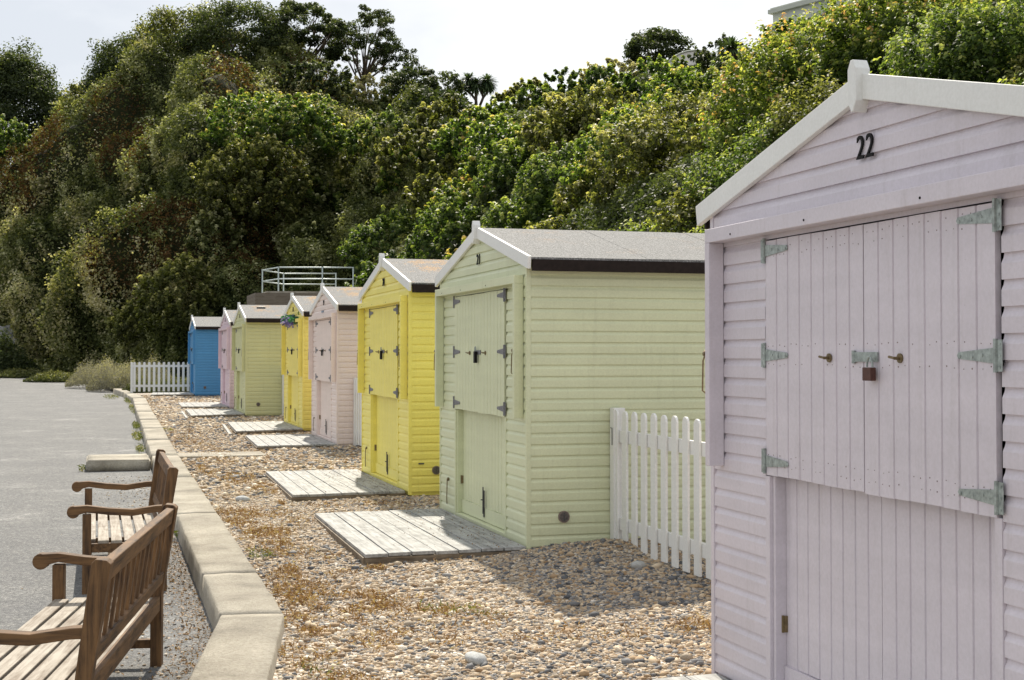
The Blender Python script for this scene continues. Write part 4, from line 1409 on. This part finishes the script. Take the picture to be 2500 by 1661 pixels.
def bush_bank(name, mat, centres, radii, label, cat, leaf_k=0.0034, dens=1.0, seed=5, z_sc=0.95):
    rng = np.random.default_rng(seed)
    P_, N_, T_, L_ = [], [], [], []
    for c_, r_ in zip(centres, radii):
        dd = np.linalg.norm(c_ - np.array([0, 0, 1.5]))
        leaf = max(0.05, leaf_k * dd * rng.uniform(0.85, 1.2))
        area = 7.5 * r_ * r_
        per = 26
        ns = int(np.clip(dens * area * 2.0 / (leaf * leaf * 0.31) / per, 12, 420))
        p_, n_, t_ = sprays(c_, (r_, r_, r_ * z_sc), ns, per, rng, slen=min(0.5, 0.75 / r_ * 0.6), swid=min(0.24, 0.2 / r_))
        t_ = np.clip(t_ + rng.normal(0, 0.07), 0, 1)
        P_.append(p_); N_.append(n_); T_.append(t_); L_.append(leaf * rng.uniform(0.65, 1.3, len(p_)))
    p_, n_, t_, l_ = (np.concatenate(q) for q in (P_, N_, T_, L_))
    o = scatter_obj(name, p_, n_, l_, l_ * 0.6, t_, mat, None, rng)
    return tag(o, label, cat, None, 'stuff')

def cover(name, mat, n, ulo, uhi, label, cat, wfun, size, tlo=0.0, thi=1.0, thick=0.5, tonef=None, asp=0.6):
    p, nn, u_, t_ = sample_hill(n, ulo, uhi, tlo, thi)
    pu, pv = project(p)
    wgt = wfun(p, pu, pv, t_)
    k = RNG.random(n) < wgt
    p, nn, pu, pv = p[k], nn[k], pu[k], pv[k]
    m = len(p)
    dist_ = np.linalg.norm(p - np.array([0, 0, 1.5]), axis=1)
    sk = np.stack([p[:, 0] + 0.45 * p[:, 2], p[:, 1], p[:, 2] * 0.42], 1)
    lump = vnoise(sk * 0.9) * 0.6 + vnoise(sk * 2.0 + 9) * 0.45
    off = thick * (lump * 0.8 + 0.25) + RNG.normal(0, 0.12, m) * thick
    p = p + nn * off[:, None] + RNG.normal(0, 0.06, (m, 3))
    nr = nn * 0.5 + RNG.normal(0, 0.6, (m, 3)) + np.array([0, 0, 0.45])
    tone = np.clip(0.45 + 0.16 * vnoise(p * 0.4 + 3) + 0.30 * vnoise(np.stack([p[:, 0] * 2.6 + 1.2 * p[:, 2], p[:, 1] * 1.2, p[:, 2] * 0.5], 1)) + 0.42 * (lump[:m] if len(lump) == m else 0) + RNG.normal(0, 0.13, m), 0, 1)
    s = size * np.clip(dist_ / 70, 0.28, 1.3) * RNG.uniform(0.7, 1.35, m)
    o = scatter_obj(name, p, nr, s, s * asp, tone, mat)
    return tag(o, label, cat, None, 'stuff')
wb = lambda p, u, v, t: inside(u, v, BROWN)
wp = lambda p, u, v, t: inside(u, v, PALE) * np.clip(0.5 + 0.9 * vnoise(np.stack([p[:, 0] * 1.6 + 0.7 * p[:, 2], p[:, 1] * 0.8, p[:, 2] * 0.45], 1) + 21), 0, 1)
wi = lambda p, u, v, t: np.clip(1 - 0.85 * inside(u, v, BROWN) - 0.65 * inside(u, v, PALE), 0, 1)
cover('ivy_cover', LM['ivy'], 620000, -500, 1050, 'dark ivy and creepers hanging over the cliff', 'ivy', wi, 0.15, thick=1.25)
cover('bramble_cover', LM['brown'], 240000, -300, 1000, 'rusty brown dead bramble patches on the cliff', 'bramble', wb, 0.17, thick=0.8, asp=0.35)
cover('clematis_lit_ridges', LM['pale'], 520000, -300, 1700, 'pale seed heads of climbing clematis and painted-in sunlight along the cliff ridges', 'clematis', wp, 0.15, thick=1.7)  # pale leaves also paint sunlight onto the raised ridges
cover('scrub_cover', LM['dark'], 90000, 2750, 3600, 'dark undergrowth on the slope beyond the mauve hut', 'scrub', lambda p, u, v, t: np.ones(len(u)), 0.26, thick=0.5)
cover('ivy_cover', LM['ivy'], 60000, -900, -450, 'dark ivy on the cliff continuing to the left', 'ivy', lambda p, u, v, t: np.ones(len(u)), 0.28, thick=0.8)
cover('scrub_cover', LM['dark'], 300000, 930, 2750, 'undergrowth darkened with painted shade in the gaps between the shrubs behind the huts', 'scrub', lambda p, u, v, t: np.clip(0.35 + (v < 800) * 0.65, 0, 1), 0.24, thick=0.5)  # dark leaf colour paints shade into the gaps between shrubs
SIL = [(-400, 560), (0, 450), (150, 250), (200, 215), (250, 150), (400, 80), (560, 60), (750, 80), (850, 150), (900, 205), (1000, 245), (1100, 268), (1150, 262), (1210, 240), (1300, 212), (1400, 180), (1500, 160), (1600, 150), (1700, 165), (1760, 150), (1850, 105), (1900, 90), (2000, 95), (2080, 65), (2150, 20), (2250, -20), (2700, -250), (3600, -900)]
SIL_U = [q[0] for q in SIL]
SIL_V = [q[1] for q in SIL]
def bank_spots(n, ulo, uhi, tlo, thi, seed, rk, rmin):
    rng = np.random.default_rng(seed)
    global RNG
    keep_, RNG = RNG, rng
    p, nn, u_, t_ = sample_hill(n * 30, ulo, uhi, tlo, thi)
    RNG = keep_
    pu, pv = project(p)
    dd = np.linalg.norm(p - np.array([0, 0, 1.5]), axis=1)
    r = rk * dd ** 0.75 * rng.uniform(0.65, 1.3, len(p))
    out_c, out_r, scr = [], [], []
    for k in range(len(p)):
        px_ = r[k] * FPX / dd[k]
        if pv[k] > 800 or pv[k] - px_ * 0.95 < np.interp(pu[k], SIL_U, SIL_V): continue
        if any((pu[k] - a) ** 2 + ((pv[k] - b) * 1.25) ** 2 < (0.72 * (px_ + c_)) ** 2 for a, b, c_ in scr): continue
        scr.append((pu[k], pv[k], px_))
        out_c.append(p[k] + nn[k] * 0.25 * r[k])
        out_r.append(max(rmin, r[k]))
        if len(out_c) >= n: break
    return out_c, out_r
_c, _r = bank_spots(120, 960, 2700, 0.05, 0.97, 3, 0.085, 0.5)
_c3, _r3 = bank_spots(45, 2650, 3550, 0.05, 0.97, 15, 0.1, 0.5)
_c2, _r2 = bank_spots(40, 1150, 2100, 0.12, 0.6, 13, 0.075, 0.5)
_c, _r = _c + _c2 + _c3, _r + _r2 + _r3
_sel = np.random.default_rng(4).random(len(_c))
bush_bank('shrub_bank', LM['scrub'], [c for c, q in zip(_c, _sel) if q < 0.55], [r for r, q in zip(_r, _sel) if q < 0.55], 'merging mid green shrubs massed on the slope behind the huts', 'shrubs')
bush_bank('shrub_bank', LM['maple'], [c for c, q in zip(_c, _sel) if 0.55 <= q < 0.8], [r for r, q in zip(_r, _sel) if 0.55 <= q < 0.8], 'lighter maple-leaved shrubs mixed through the slope behind the huts', 'shrubs', seed=6)
bush_bank('shrub_bank', LM['olive'], [c for c, q in zip(_c, _sel) if q >= 0.8], [r for r, q in zip(_r, _sel) if q >= 0.8], 'bronze and olive shrubs mixed through the slope behind the huts', 'shrubs', seed=7)
_c, _r = bank_spots(9, -350, 900, 0.12, 0.97, 9, 0.050, 0.8)
bush_bank('ivy_mounds', LM['ivy'], _c, _r, 'merging mounds of ivy hanging down the cliff', 'ivy', leaf_k=0.0026, seed=8, dens=0.8)

# ------------------------------------------------------------------ individual trees and bushes
def crown_points(cen, rad, nclump, nleaf, seed, clump=0.26, top=0.35, zcut=-0.75, open_=0.0):
    r = np.random.default_rng(seed)
    d = r.normal(size=(nclump * 3, 3))
    d /= np.linalg.norm(d, axis=1, keepdims=True)
    d = d[d[:, 2] > zcut]
    lump = 1 + 0.16 * vnoise(d * 1.9 + seed) + 0.08 * vnoise(d * 4.1 + seed)
    rr = r.uniform(0.62, 1.0, len(d)) ** 0.6
    c = d * (rr * lump)[:, None] * (1 + 0.22 * vnoise(d * 2.6 + seed * 1.7))[:, None]
    c = c[:nclump]
    w_ = r.uniform(0.6, 1.4, len(c))
    idx = r.choice(len(c), nleaf, p=w_ / w_.sum())
    q = r.normal(size=(nleaf, 3))
    q /= np.linalg.norm(q, axis=1, keepdims=True)
    rc = clump * r.uniform(0.65, 1.25, len(c))
    pts = c[idx] + q * (rc[idx] * r.uniform(0.2, 1.0, nleaf) ** 0.6)[:, None] * np.array([1.1, 1.1, 0.7])
    nrm = q * 0.7 + r.normal(0, 0.5, (nleaf, 3)) + np.array([0, 0, 0.5])
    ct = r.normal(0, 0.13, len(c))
    upness = 0.17 * q[:, 2]  # upper leaves lighter: sunlit tops put into the leaf colour
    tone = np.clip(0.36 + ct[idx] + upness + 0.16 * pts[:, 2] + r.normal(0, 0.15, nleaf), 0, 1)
    return pts * np.array(rad) + np.array(cen), nrm, tone, c * np.array(rad) + np.array(cen)

def tree(name, label, cat, u, v, d, ru, rv, mat, seed, leaf=0.1, dens=1.0, nclump=None, clump=0.24, depth=1.0, group=None, trunk=True, zcut=-0.8, asp=0.62, foot=None, sparse=False, extra=0):
    """crown centred on the sighting (u, v) at distance d with half-extents ru, rv (in sighting units)"""
    if not cat.endswith('tree') or name == 'cliff_tree':
        k_ = np.argmin((HU - u) ** 2 + (HV - v) ** 2)
        d = HD[k_] - 0.9 * ru * HD[k_] / FPX
        trunk = False
        leaf = max(0.065, (0.0030 if u > 1000 else 0.0023) * d)
    if cat == 'tree' and name in ('crest_tree', 'windswept_tree') and u < 950: d *= 1.24
    cpos = W(u, v, d)
    R1, R3 = ru * d / FPX, rv * d / FPX
    if foot is None:
        # nearest hillside point below the crown
        fl = grid2.reshape(-1, 3)
        kk = np.argmin(((fl[:, :2] - cpos[None, :2]) ** 2).sum(1))
        zf = min(fl[kk, 2], cpos[2] - R3 * 0.8)
    else: zf = foot
    P = thing(name, label, cat, (cpos[0], cpos[1], zf), 0, group)
    cz = cpos[2] - zf
    area = 4 * math.pi * ((R1 * R1 + 2 * R1 * R3) / 3)
    nleaf = int(min(60000, dens * area * 1.7 / (leaf * leaf * asp * 0.5)))
    ncl = nclump or int(np.clip(area * 4.0, 90, 420))
    if trunk is False: clump *= 0.8
    if trunk is False:
        rs = np.random.default_rng(seed)
        per = 26
        nsp = int(np.clip(nleaf / per, 30, 2200))
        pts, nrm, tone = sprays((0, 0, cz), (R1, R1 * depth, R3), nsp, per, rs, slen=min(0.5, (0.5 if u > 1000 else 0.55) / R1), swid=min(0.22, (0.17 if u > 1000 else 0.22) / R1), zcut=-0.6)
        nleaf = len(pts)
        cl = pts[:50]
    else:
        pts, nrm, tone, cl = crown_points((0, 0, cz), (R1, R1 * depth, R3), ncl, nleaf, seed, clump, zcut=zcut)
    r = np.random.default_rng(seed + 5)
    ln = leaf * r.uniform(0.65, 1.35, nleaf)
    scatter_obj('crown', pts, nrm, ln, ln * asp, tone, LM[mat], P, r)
    if trunk:
        m = MB()
        rt = max(0.05, R1 * 0.05)
        base = Vector((0, 0, -0.3))
        fork = Vector((r.uniform(-.1, .1) * R1, 0, max(0.3, cz - R3 * 0.75)))
        m.tube([base, (base + fork) / 2 + Vector((0.05 * R1, 0, 0)), fork], [rt * 1.3, rt * 1.05, rt * 0.9], 8)
        for k in range(14 if sparse else 6):
            tgt = Vector(cl[r.integers(len(cl))])
            mid = fork.lerp(tgt, 0.5) + Vector(r.normal(0, 0.08 * R1, 3))
            m.tube([fork, mid, tgt], [rt * 0.6, rt * 0.35, rt * 0.12], 6)
            if sparse:
                for q in range(2):
                    t2 = Vector(cl[np.argsort(((cl - np.array(tgt)) ** 2).sum(1))[1 + q]])
                    m.tube([mid, t2], [rt * 0.25, rt * 0.08], 5)
        m.build('trunk', M_BARK, P, smooth=True)
    return P

HU, HV = project(grid2.reshape(-1, 3))
HD = (grid2.reshape(-1, 3) - np.array([0, 0, 1.5])) @ _F
TREES = [
 # near cluster behind the huts
 ('maple_bush', 'large bright green bush with yellow tips rising over the roof of the green hut 21', 'bush', 1590, 425, 30, 195, 165, 'maple', 1, .105, 1.0),
 ('maple_bush', 'yellow-tipped bush between the pale green hut roof and the big round bush', 'bush', 1165, 530, 31, 120, 85, 'gold', 2, .105, 1.0),
 ('leafy_bush', 'mid green bush spilling over the end of the railing behind the lemon yellow hut', 'bush', 965, 615, 33, 125, 95, 'scrub', 3, .10, 1.0),
 ('leafy_bush', 'dark green bush just above the ridge of the pale green hut 21', 'bush', 1370, 540, 33, 110, 75, 'scrub', 4, .10, 1.0),
 ('tall_shrub', 'tall golden green shrub directly behind the apex of the mauve hut', 'shrub', 1960, 330, 23, 215, 235, 'gold', 5, .085, 1.0),
 ('tall_shrub', 'golden shrub with orange tips at the top of the slope right of the cream building', 'shrub', 2200, 130, 25, 210, 150, 'gold', 6, .085, 1.0),
 ('tall_shrub', 'deep green shrub filling the top right corner', 'shrub', 2430, 190, 18, 190, 150, 'scrub', 7, .065, 1.1),
 ('leafy_bush', 'shaded green bush between the round bright bush and the mauve hut gable', 'bush', 1800, 500, 24, 110, 150, 'scrub', 8, .08, 1.0),
 ('leafy_bush', 'green bush with yellow flecks above the large round bush', 'bush', 1700, 260, 44, 120, 85, 'maple', 9, .13, 1.0),
 ('leafy_bush', 'bronze tinted bush left of the large round bush', 'bush', 1400, 340, 42, 115, 100, 'olive', 10, .13, 1.0),
 ('leafy_bush', 'dark bush in the hollow above the pale green hut ridge', 'bush', 1290, 420, 43, 95, 90, 'scrub', 11, .13, 1.0),
 ('leafy_bush', 'light green bush halfway up the slope below the cabbage palm', 'bush', 1170, 350, 58, 110, 75, 'maple', 12, .17, 0.9),
 ('leafy_bush', 'olive bush on the slope left of the one below the cabbage palm', 'bush', 1030, 400, 60, 105, 80, 'olive', 13, .17, 0.9),
 ('leafy_bush', 'grey topped bush on the skyline right of the cabbage palm', 'bush', 1290, 250, 80, 75, 50, 'olive', 14, .2, 0.9),
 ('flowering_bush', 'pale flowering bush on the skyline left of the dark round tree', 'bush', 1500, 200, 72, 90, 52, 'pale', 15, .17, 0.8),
 ('leafy_bush', 'green bush on the skyline between the palm and the pale flowering bush', 'bush', 1390, 225, 74, 70, 50, 'scrub', 16, .19, 0.9),
 ('round_tree', 'dark round tree standing against the sky left of the white canopy', 'tree', 1605, 125, 92, 82, 52, 'dark', 17, .2, 1.1),
 ('leafy_bush', 'dark green bush right of the white canopy', 'bush', 1760, 175, 62, 75, 70, 'dark', 18, .17, 1.0),
 ('leafy_bush', 'green bush beneath the cream building', 'bush', 1960, 105, 62, 95, 55, 'scrub', 19, .17, 1.0),
 ('leafy_bush', 'small leafy bush in front of the white canopy', 'bush', 1645, 185, 60, 45, 42, 'scrub', 20, .16, 1.0),
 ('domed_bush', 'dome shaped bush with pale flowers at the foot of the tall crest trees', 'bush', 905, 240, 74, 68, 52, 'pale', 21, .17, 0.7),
 ('low_shrub', 'small grey green shrub beside the domed pale bush', 'shrub', 950, 272, 71, 42, 30, 'grey', 22, .14, 1.0),
 ('low_shrub', 'small grey green shrub in front of the pale blue roof', 'shrub', 1055, 270, 70, 48, 26, 'grey', 23, .14, 1.0),
 ('crest_tree', 'row-end tree with gaps left of the cabbage palm', 'tree', 1090, 215, 96, 48, 42, 'dark', 24, .2, 0.7),
 ('crest_tree', 'broad green tree on the crest behind the pale blue roof', 'tree', 1010, 212, 94, 72, 42, 'dark', 25, .2, 1.0),
 ('windswept_tree', 'windswept open tree leaning right against the sky with bare branches showing', 'tree', 885, 130, 86, 108, 98, 'dark', 26, .17, 0.5),
 ('windswept_tree', 'tall open crowned tree on the crest left of the windswept one', 'tree', 740, 105, 85, 125, 105, 'dark', 27, .19, 0.75),
 ('crest_tree', 'dense dark tree highest on the crest above the brown brambles', 'tree', 590, 120, 84, 130, 108, 'dark', 28, .2, 1.0),
 ('crest_tree', 'dark green tree at the left shoulder of the crest', 'tree', 440, 130, 86, 115, 112, 'olive', 29, .2, 1.0),
 ('crest_tree', 'brownish tree stepping down the crest on the left', 'tree', 320, 200, 88, 105, 105, 'dark', 30, .2, 1.0),
 ('crest_tree', 'lowest scraggy tree of the crest on the left, next to the gap of sky', 'tree', 222, 290, 89, 75, 95, 'olive', 31, .2, 0.9),
 ('broad_tree', 'large dark tree far beyond the cliff at the upper left edge', 'tree', 38, 275, 128, 116, 150, 'dark', 32, .24, 1.7),
 ('cliff_tree', 'sprawling tree with yellow green top leaves leaning out of the cliff', 'tree', 680, 320, 66, 165, 90, 'maple', 33, .16, 0.9),
 ('cliff_tree', 'brown green tree hanging from the cliff above the railing', 'tree', 620, 470, 64, 140, 130, 'olive', 34, .16, 0.9),
 ('cliff_shrub', 'yellow tinted shrub clinging to the cliff left of the dark hollow', 'shrub', 735, 470, 62, 60, 50, 'gold', 35, .14, 0.35),
 ('ivy_mound', 'pale leaved ivy mound at the cliff foot behind the blue hut', 'ivy mound', 440, 740, 62, 100, 110, 'olive', 36, .14, 0.8),
 ('ivy_mound', 'rounded dark ivy mound left of the blue hut above the white fence', 'ivy mound', 350, 800, 60, 75, 65, 'olive', 37, .14, 0.9),
 ('leafy_bush', 'green bush at the left frame edge in front of the far dark tree', 'bush', 12, 345, 100, 60, 55, 'scrub', 39, .18, 1.0),
 ('cliff_tree', 'brown tinged bush mass under the highest crest tree', 'tree', 540, 250, 75, 110, 75, 'olive', 40, .16, .9),
 ('cliff_tree', 'dense dark thicket under the open crowned crest trees', 'tree', 770, 205, 80, 90, 50, 'dark', 41, .16, 1.0),
 ('leafy_bush', 'olive bush right of the dark hollow, halfway down the slope', 'bush', 930, 430, 60, 95, 85, 'olive', 42, .16, 1.0),
 ('leafy_bush', 'low bush at the cliff foot behind the railing', 'bush', 850, 520, 60, 80, 70, 'scrub', 43, .16, .9),
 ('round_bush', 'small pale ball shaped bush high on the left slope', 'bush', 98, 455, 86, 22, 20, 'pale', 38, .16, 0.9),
]
for (nm, lb, ct, u, v, d, ru, rv, mat, sd_, leaf, dn) in TREES:
    sp = nm in ('windswept_tree',)
    tree(nm, lb, ct, u, v, d, ru, rv, mat, sd_, leaf, dn, clump=0.125 if sp else (0.2 if d < 50 else 0.24),
         nclump=(130 if sp else None), sparse=sp, zcut=-0.35 if sp else -0.85)

# cabbage palm
def strap_crown(cen, R, n, seed, up=0.2):
    r = np.random.default_rng(seed)
    d = r.normal(size=(n, 3))
    d /= np.linalg.norm(d, axis=1, keepdims=True)
    d[:, 2] = d[:, 2] * 0.85 + up
    d /= np.linalg.norm(d, axis=1, keepdims=True)
    L_ = R * r.uniform(0.75, 1.1, n)
    side = np.cross(d, [0, 0, 1.0])
    side /= np.linalg.norm(side, axis=1, keepdims=True) + 1e-9
    wd = 0.055 * R
    cen = np.array(cen)
    rows = []
    for t, wk in ((0.05, 0.6), (0.45, 1.0), (0.8, 0.7), (1.0, 0.1)):
        p = cen + d * (L_ * t)[:, None] - np.array([0, 0, 1]) * (0.28 * R * t ** 2.2)
        rows += [p - side * wd * wk, p + side * wd * wk]
    V_ = np.stack(rows, 1)       # n,8,3
    base = np.arange(n)[:, None] * 8
    F_ = np.concatenate([base + np.array([0, 1, 3, 2]), base + np.array([2, 3, 5, 4]), base + np.array([4, 5, 7, 6])])
    return V_.reshape(-1, 3), F_, np.repeat(r.random(n), 8)
def cordyline(name, label, d, foot, crowns, limbs, n=170):
    f0 = W(foot[0], foot[1], d)
    P = thing(name, label, 'palm tree', (f0[0], f0[1], f0[2] - 0.5))
    o0 = np.array([f0[0], f0[1], f0[2] - 0.5])
    for (u, v, r_, s) in crowns:
        c_ = W(u, v, d) - o0
        V_, F_, T_ = strap_crown(c_, r_ * d / FPX, n, s)
        np_mesh('leaf_head', V_, F_, LM['palm'], P, T_)
    m = MB()
    for path, r0, r1 in limbs:
        pts_ = [Vector(W(a_, b_, d) - o0) for a_, b_ in path]
        m.tube(pts_, list(np.linspace(r0, r1, len(pts_))), 7)
    m.build('trunk', M_BARK, P, smooth=True)
cordyline('cabbage_palm', 'cabbage palm with several spiky heads on forked trunks against the sky', 97, (1163, 270),
    [(1143, 194, 29, 1), (1162, 205, 27, 2), (1190, 199, 30, 3), (1126, 212, 20, 4), (1180, 212, 22, 5), (1150, 214, 20, 6), (1200, 213, 18, 7)],
    [([(1164, 278), (1162, 245), (1163, 225), (1162, 205)], 0.12, 0.08), ([(1162, 245), (1150, 230), (1137, 220), (1128, 212)], 0.09, 0.06), ([(1166, 272), (1180, 238), (1190, 226), (1192, 208)], 0.10, 0.07), ([(1180, 238), (1175, 225), (1176, 212)], 0.08, 0.06)], 190)
cordyline('spiky_palm', 'dark spiky palm head among the bushes right of the white canopy', 66, (1790, 165),
    [(1785, 118, 46, 11), (1765, 150, 36, 12), (1812, 142, 36, 13)], [([(1790, 175), (1788, 150), (1785, 120)], 0.25, 0.2)], 150)

# dried flower clumps and low plants at the end of the kerb
def clump(name, label, cat, x, y, rx, ry, h, mat, n, seed, leaf=0.07, base=0.0, asp=0.25):
    r = np.random.default_rng(seed)
    P = thing(name, label, cat, (x, y, 0.0042 * y - 0.15 + base))
    k = int(n * 0.25)
    a = r.uniform(0, 6.28, n)
    q = np.sqrt(r.random(n))
    zt = h * np.clip(1 - q ** 3 * 0.8, 0.15, 1) * (0.75 + 0.5 * vnoise(np.stack([q * np.cos(a) * 3.5, q * np.sin(a) * 3.5, np.full(n, seed * 1.0)], 1)) + 0.35 * r.random(n) ** 3)
    z = zt * r.uniform(0.1, 1.0, n) ** 0.7
    pts = np.stack([rx * q * np.cos(a), ry * q * np.sin(a), z], 1)
    nr = r.normal(size=(n, 3)) + np.array([0, -0.5, 0.1])
    ln = leaf * r.uniform(0.6, 1.5, n)
    tone = np.clip(0.3 + 0.4 * z / h + r.normal(0, 0.2, n), 0, 1)
    scatter_obj('foliage', pts, nr, ln, ln * asp, tone, LM[mat], P, r)
    m = MB()
    for _ in range(26):
        a_, q_ = r.uniform(0, 6.28), r.random() ** 0.5
        m.tube([(rx * q_ * 0.6 * math.cos(a_), ry * q_ * 0.6 * math.sin(a_), 0), (rx * q_ * math.cos(a_), ry * q_ * math.sin(a_), h * (1 - 0.5 * q_ ** 2))], [0.008, 0.004], 4)
    m.build('stems', M_BARK, P)
clump('dried_flowers', 'greyish dried flower clump spilling over the end of the kerb', 'plant clump', 0.55, 57.3, 1.1, 1.6, 1.05, 'dried', 16000, 41)
clump('dried_flowers', 'dried flower clump with yellow heads left of the one at the kerb end', 'plant clump', -0.15, 62.5, 1.3, 2.2, 1.25, 'dried', 16000, 42)
clump('dried_flowers', 'pale dried flower clump behind the left end of the white fence', 'plant clump', 1.6, 60.5, 1.5, 1.8, 1.15, 'dried', 14000, 43)
clump('low_plants', 'low green plants where the road meets the cliff foot', 'plant clump', -2.0, 74.5, 1.7, 2.0, 0.4, 'low', 12000, 44, 0.1, asp=.5)
clump('low_plants', 'low green plants farther left along the cliff foot', 'plant clump', -4.4, 85.5, 2.0, 2.0, 0.45, 'low', 12000, 45, 0.11, asp=.5)
clump('low_plants', 'green plants growing behind the middle of the white fence', 'plant clump', 2.2, 53.2, 1.5, 1.3, 0.55, 'low', 12000, 46, 0.08, asp=.5)
clump('dark_shrub', 'dark shrub under the chalk patch at the left edge of the cliff foot', 'shrub', -6.3, 88.2, 3.0, 1.8, 2.3, 'dark', 15000, 47, 0.16, asp=.6)

# chalk outcrop at the left edge
me = stone_mesh(5.5, 1.5, 0.5, 1.0, 5)
me.materials.append(M_CHALK)
for v_ in me.vertices:
    v_.co = v_.co * (1 + 0.30 * float(fnoise(np.array(v_.co) * 2.4 + 4, 4)))
o = bpy.data.objects.new('chalk_outcrop', me)
C.objects.link(o)
o.location = W(18, 838, 88.2)
tag(o, 'bare grey white chalk outcrop showing low in the ivy at the left edge', 'rock outcrop')

# ------------------------------------------------------------------ brick platform and railing beyond the huts
P = thing('brick_platform', 'brown brick retaining wall with a pale coping under the railing', 'retaining wall', (6.0, 57.6, 0))
b = MB()
plan = [(-0.08, 0.0), (2.7, -0.3), (5.2, -0.2), (5.2, 6.0), (0.4, 6.0), (-0.08, 3.4)]
b.prism(plan, 'z', 0.1, 3.98)
b.build('brickwork', M_BRICK, P)
b = MB()
b.prism([(0.42, 0.35), (2.7, 0.0), (5.1, 0.1), (5.1, 5.8), (0.9, 5.8), (0.42, 3.0)], 'z', 3.981, 4.07)
b.build('coping', M_KERB, P)
P = thing('railing', 'pale blue grey tube railing on top of the brick platform', 'railing', (6.52, 60.5, 4.07))
def RP(x, y, z): return (x - 6.52, y - 60.5, z)
fr = [(6.52, 60.5), (6.93, 58.3), (8.66, 57.85), (9.9, 57.7)]
bk = [(6.52, 60.5), (7.68, 62.7), (9.88, 62.05)]
for line, rr in ((fr, 0.025), (bk[0:], 0.025)):
    for z in (0.99, 0.52):
        c = MB()
        c.tube([RP(x, y, z) for x, y in line], rr, 8)
        c.build('rail', M_RAIL, P, smooth=True)
for (x, y) in fr + bk[1:]:
    c = MB()
    c.tube([RP(x, y, -0.02), RP(x, y, 1.0)], 0.030, 8)
    c.disc(RP(x, y, 1.0), (0, 0, 1), 0.045, 0.03, 8)
    c.build('post', M_RAIL, P)

# ------------------------------------------------------------------ buildings on the cliff top
bc = W(1893, 120, 104)
P = thing('cream_building', 'cream stucco building with stepped cornices on the cliff top at upper right', 'building', (bc[0], bc[1], bc[2] - 4), math.radians(-70.3 + 90))
# local x runs along the facade towards the viewer's right, facade faces -y ... rotated to recede left
b = MB()
zt = W(1893, 20, 104)[2] - (bc[2] - 4)
for (e, z0_, z1_) in ((0, 0, zt - 1.75), (0.4, zt - 1.75, zt - 1.58), (0.8, zt - 1.58, zt - 1.35), (0.12, zt - 1.35, zt - 0.42), (0.38, zt - 0.42, zt - 0.12), (0.25, zt - 0.12, zt)):
    b.box(-e, 14, -16, e, z0_, z1_)
b.build('wall', M_CREAM, P)
c = MB()
for k in range(3):
    c.box(-0.05, 0.0, -4.0 - k * 4.2, -2.8 - k * 4.2, zt - 5.2, zt - 3.3)
    cc = MB()
    cc.box(-0.05, -0.003, -4.0 - k * 4.2, -2.8 - k * 4.2, zt - 5.2, zt - 3.3)
    cc.build('window', flat('dark window glass', (0.03, 0.035, 0.04), 0.1), P)
dc = W(1705, 186, 84)
P = thing('white_canopy', 'white barrel shaped canopy roof peeping over the bushes', 'canopy', dc, math.radians(-30))
m = MB()
nn_ = 14
for k in range(nn_):
    a0_, a1_ = math.pi * (0.02 + 0.96 * k / nn_), math.pi * (0.02 + 0.96 * (k + 1) / nn_)
    for sx in (0,):
        m.add([(-1.6 * math.cos(a0_), -2.2, 1.05 * math.sin(a0_)), (-1.6 * math.cos(a1_), -2.2, 1.05 * math.sin(a1_)), (-1.6 * math.cos(a1_), 2.2, 1.05 * math.sin(a1_)), (-1.6 * math.cos(a0_), 2.2, 1.05 * math.sin(a0_))], [(0, 1, 2, 3)])
m.prism([(-1.6 * math.cos(math.pi * k / 12), 1.05 * math.sin(math.pi * k / 12)) for k in range(13)], 'y', -2.15, 2.15)
m.build('cover', M_CANVAS, P)
m = MB()
for y in (-2.22, 0.0, 2.22):
    m.tube([(-1.62 * math.cos(math.pi * k / 12), y, 1.07 * math.sin(math.pi * k / 12)) for k in range(13)], 0.04, 6)
m.build('hoop', M_CREAM, P)
hp_ = W(1012, 262, 97)
P = thing('garden_shed', 'low building with a pale blue roof behind grey green shrubs on the crest', 'shed', hp_, math.radians(-18))
b = MB()
b.box(0, 1.9, 0, 3, -1.5, 0.0)
b.build('wall', M_CREAM, P)
b = MB()
b.prism([(-0.1, 0.32), (2.0, 0.12), (2.0, 0.0), (-0.1, 0.02)], 'y', -0.15, 3.2)
b.build('roof', M_PALEROOF, P)
hp_ = W(1098, 278, 95)
P = thing('slate_shed', 'small dark slate roofed hut below the cabbage palm', 'shed', hp_, math.radians(-12))
b = MB()
b.box(0, 0.8, 0, 2.5, -1.2, 0.0)
b.build('wall', M_BRICK, P)
b = MB()
b.prism([(-0.1, 0.0), (-0.05, 0.22), (0.95, 0.42), (0.95, 0.1)], 'y', -0.15, 2.7)
b.build('roof', M_SLATE, P)
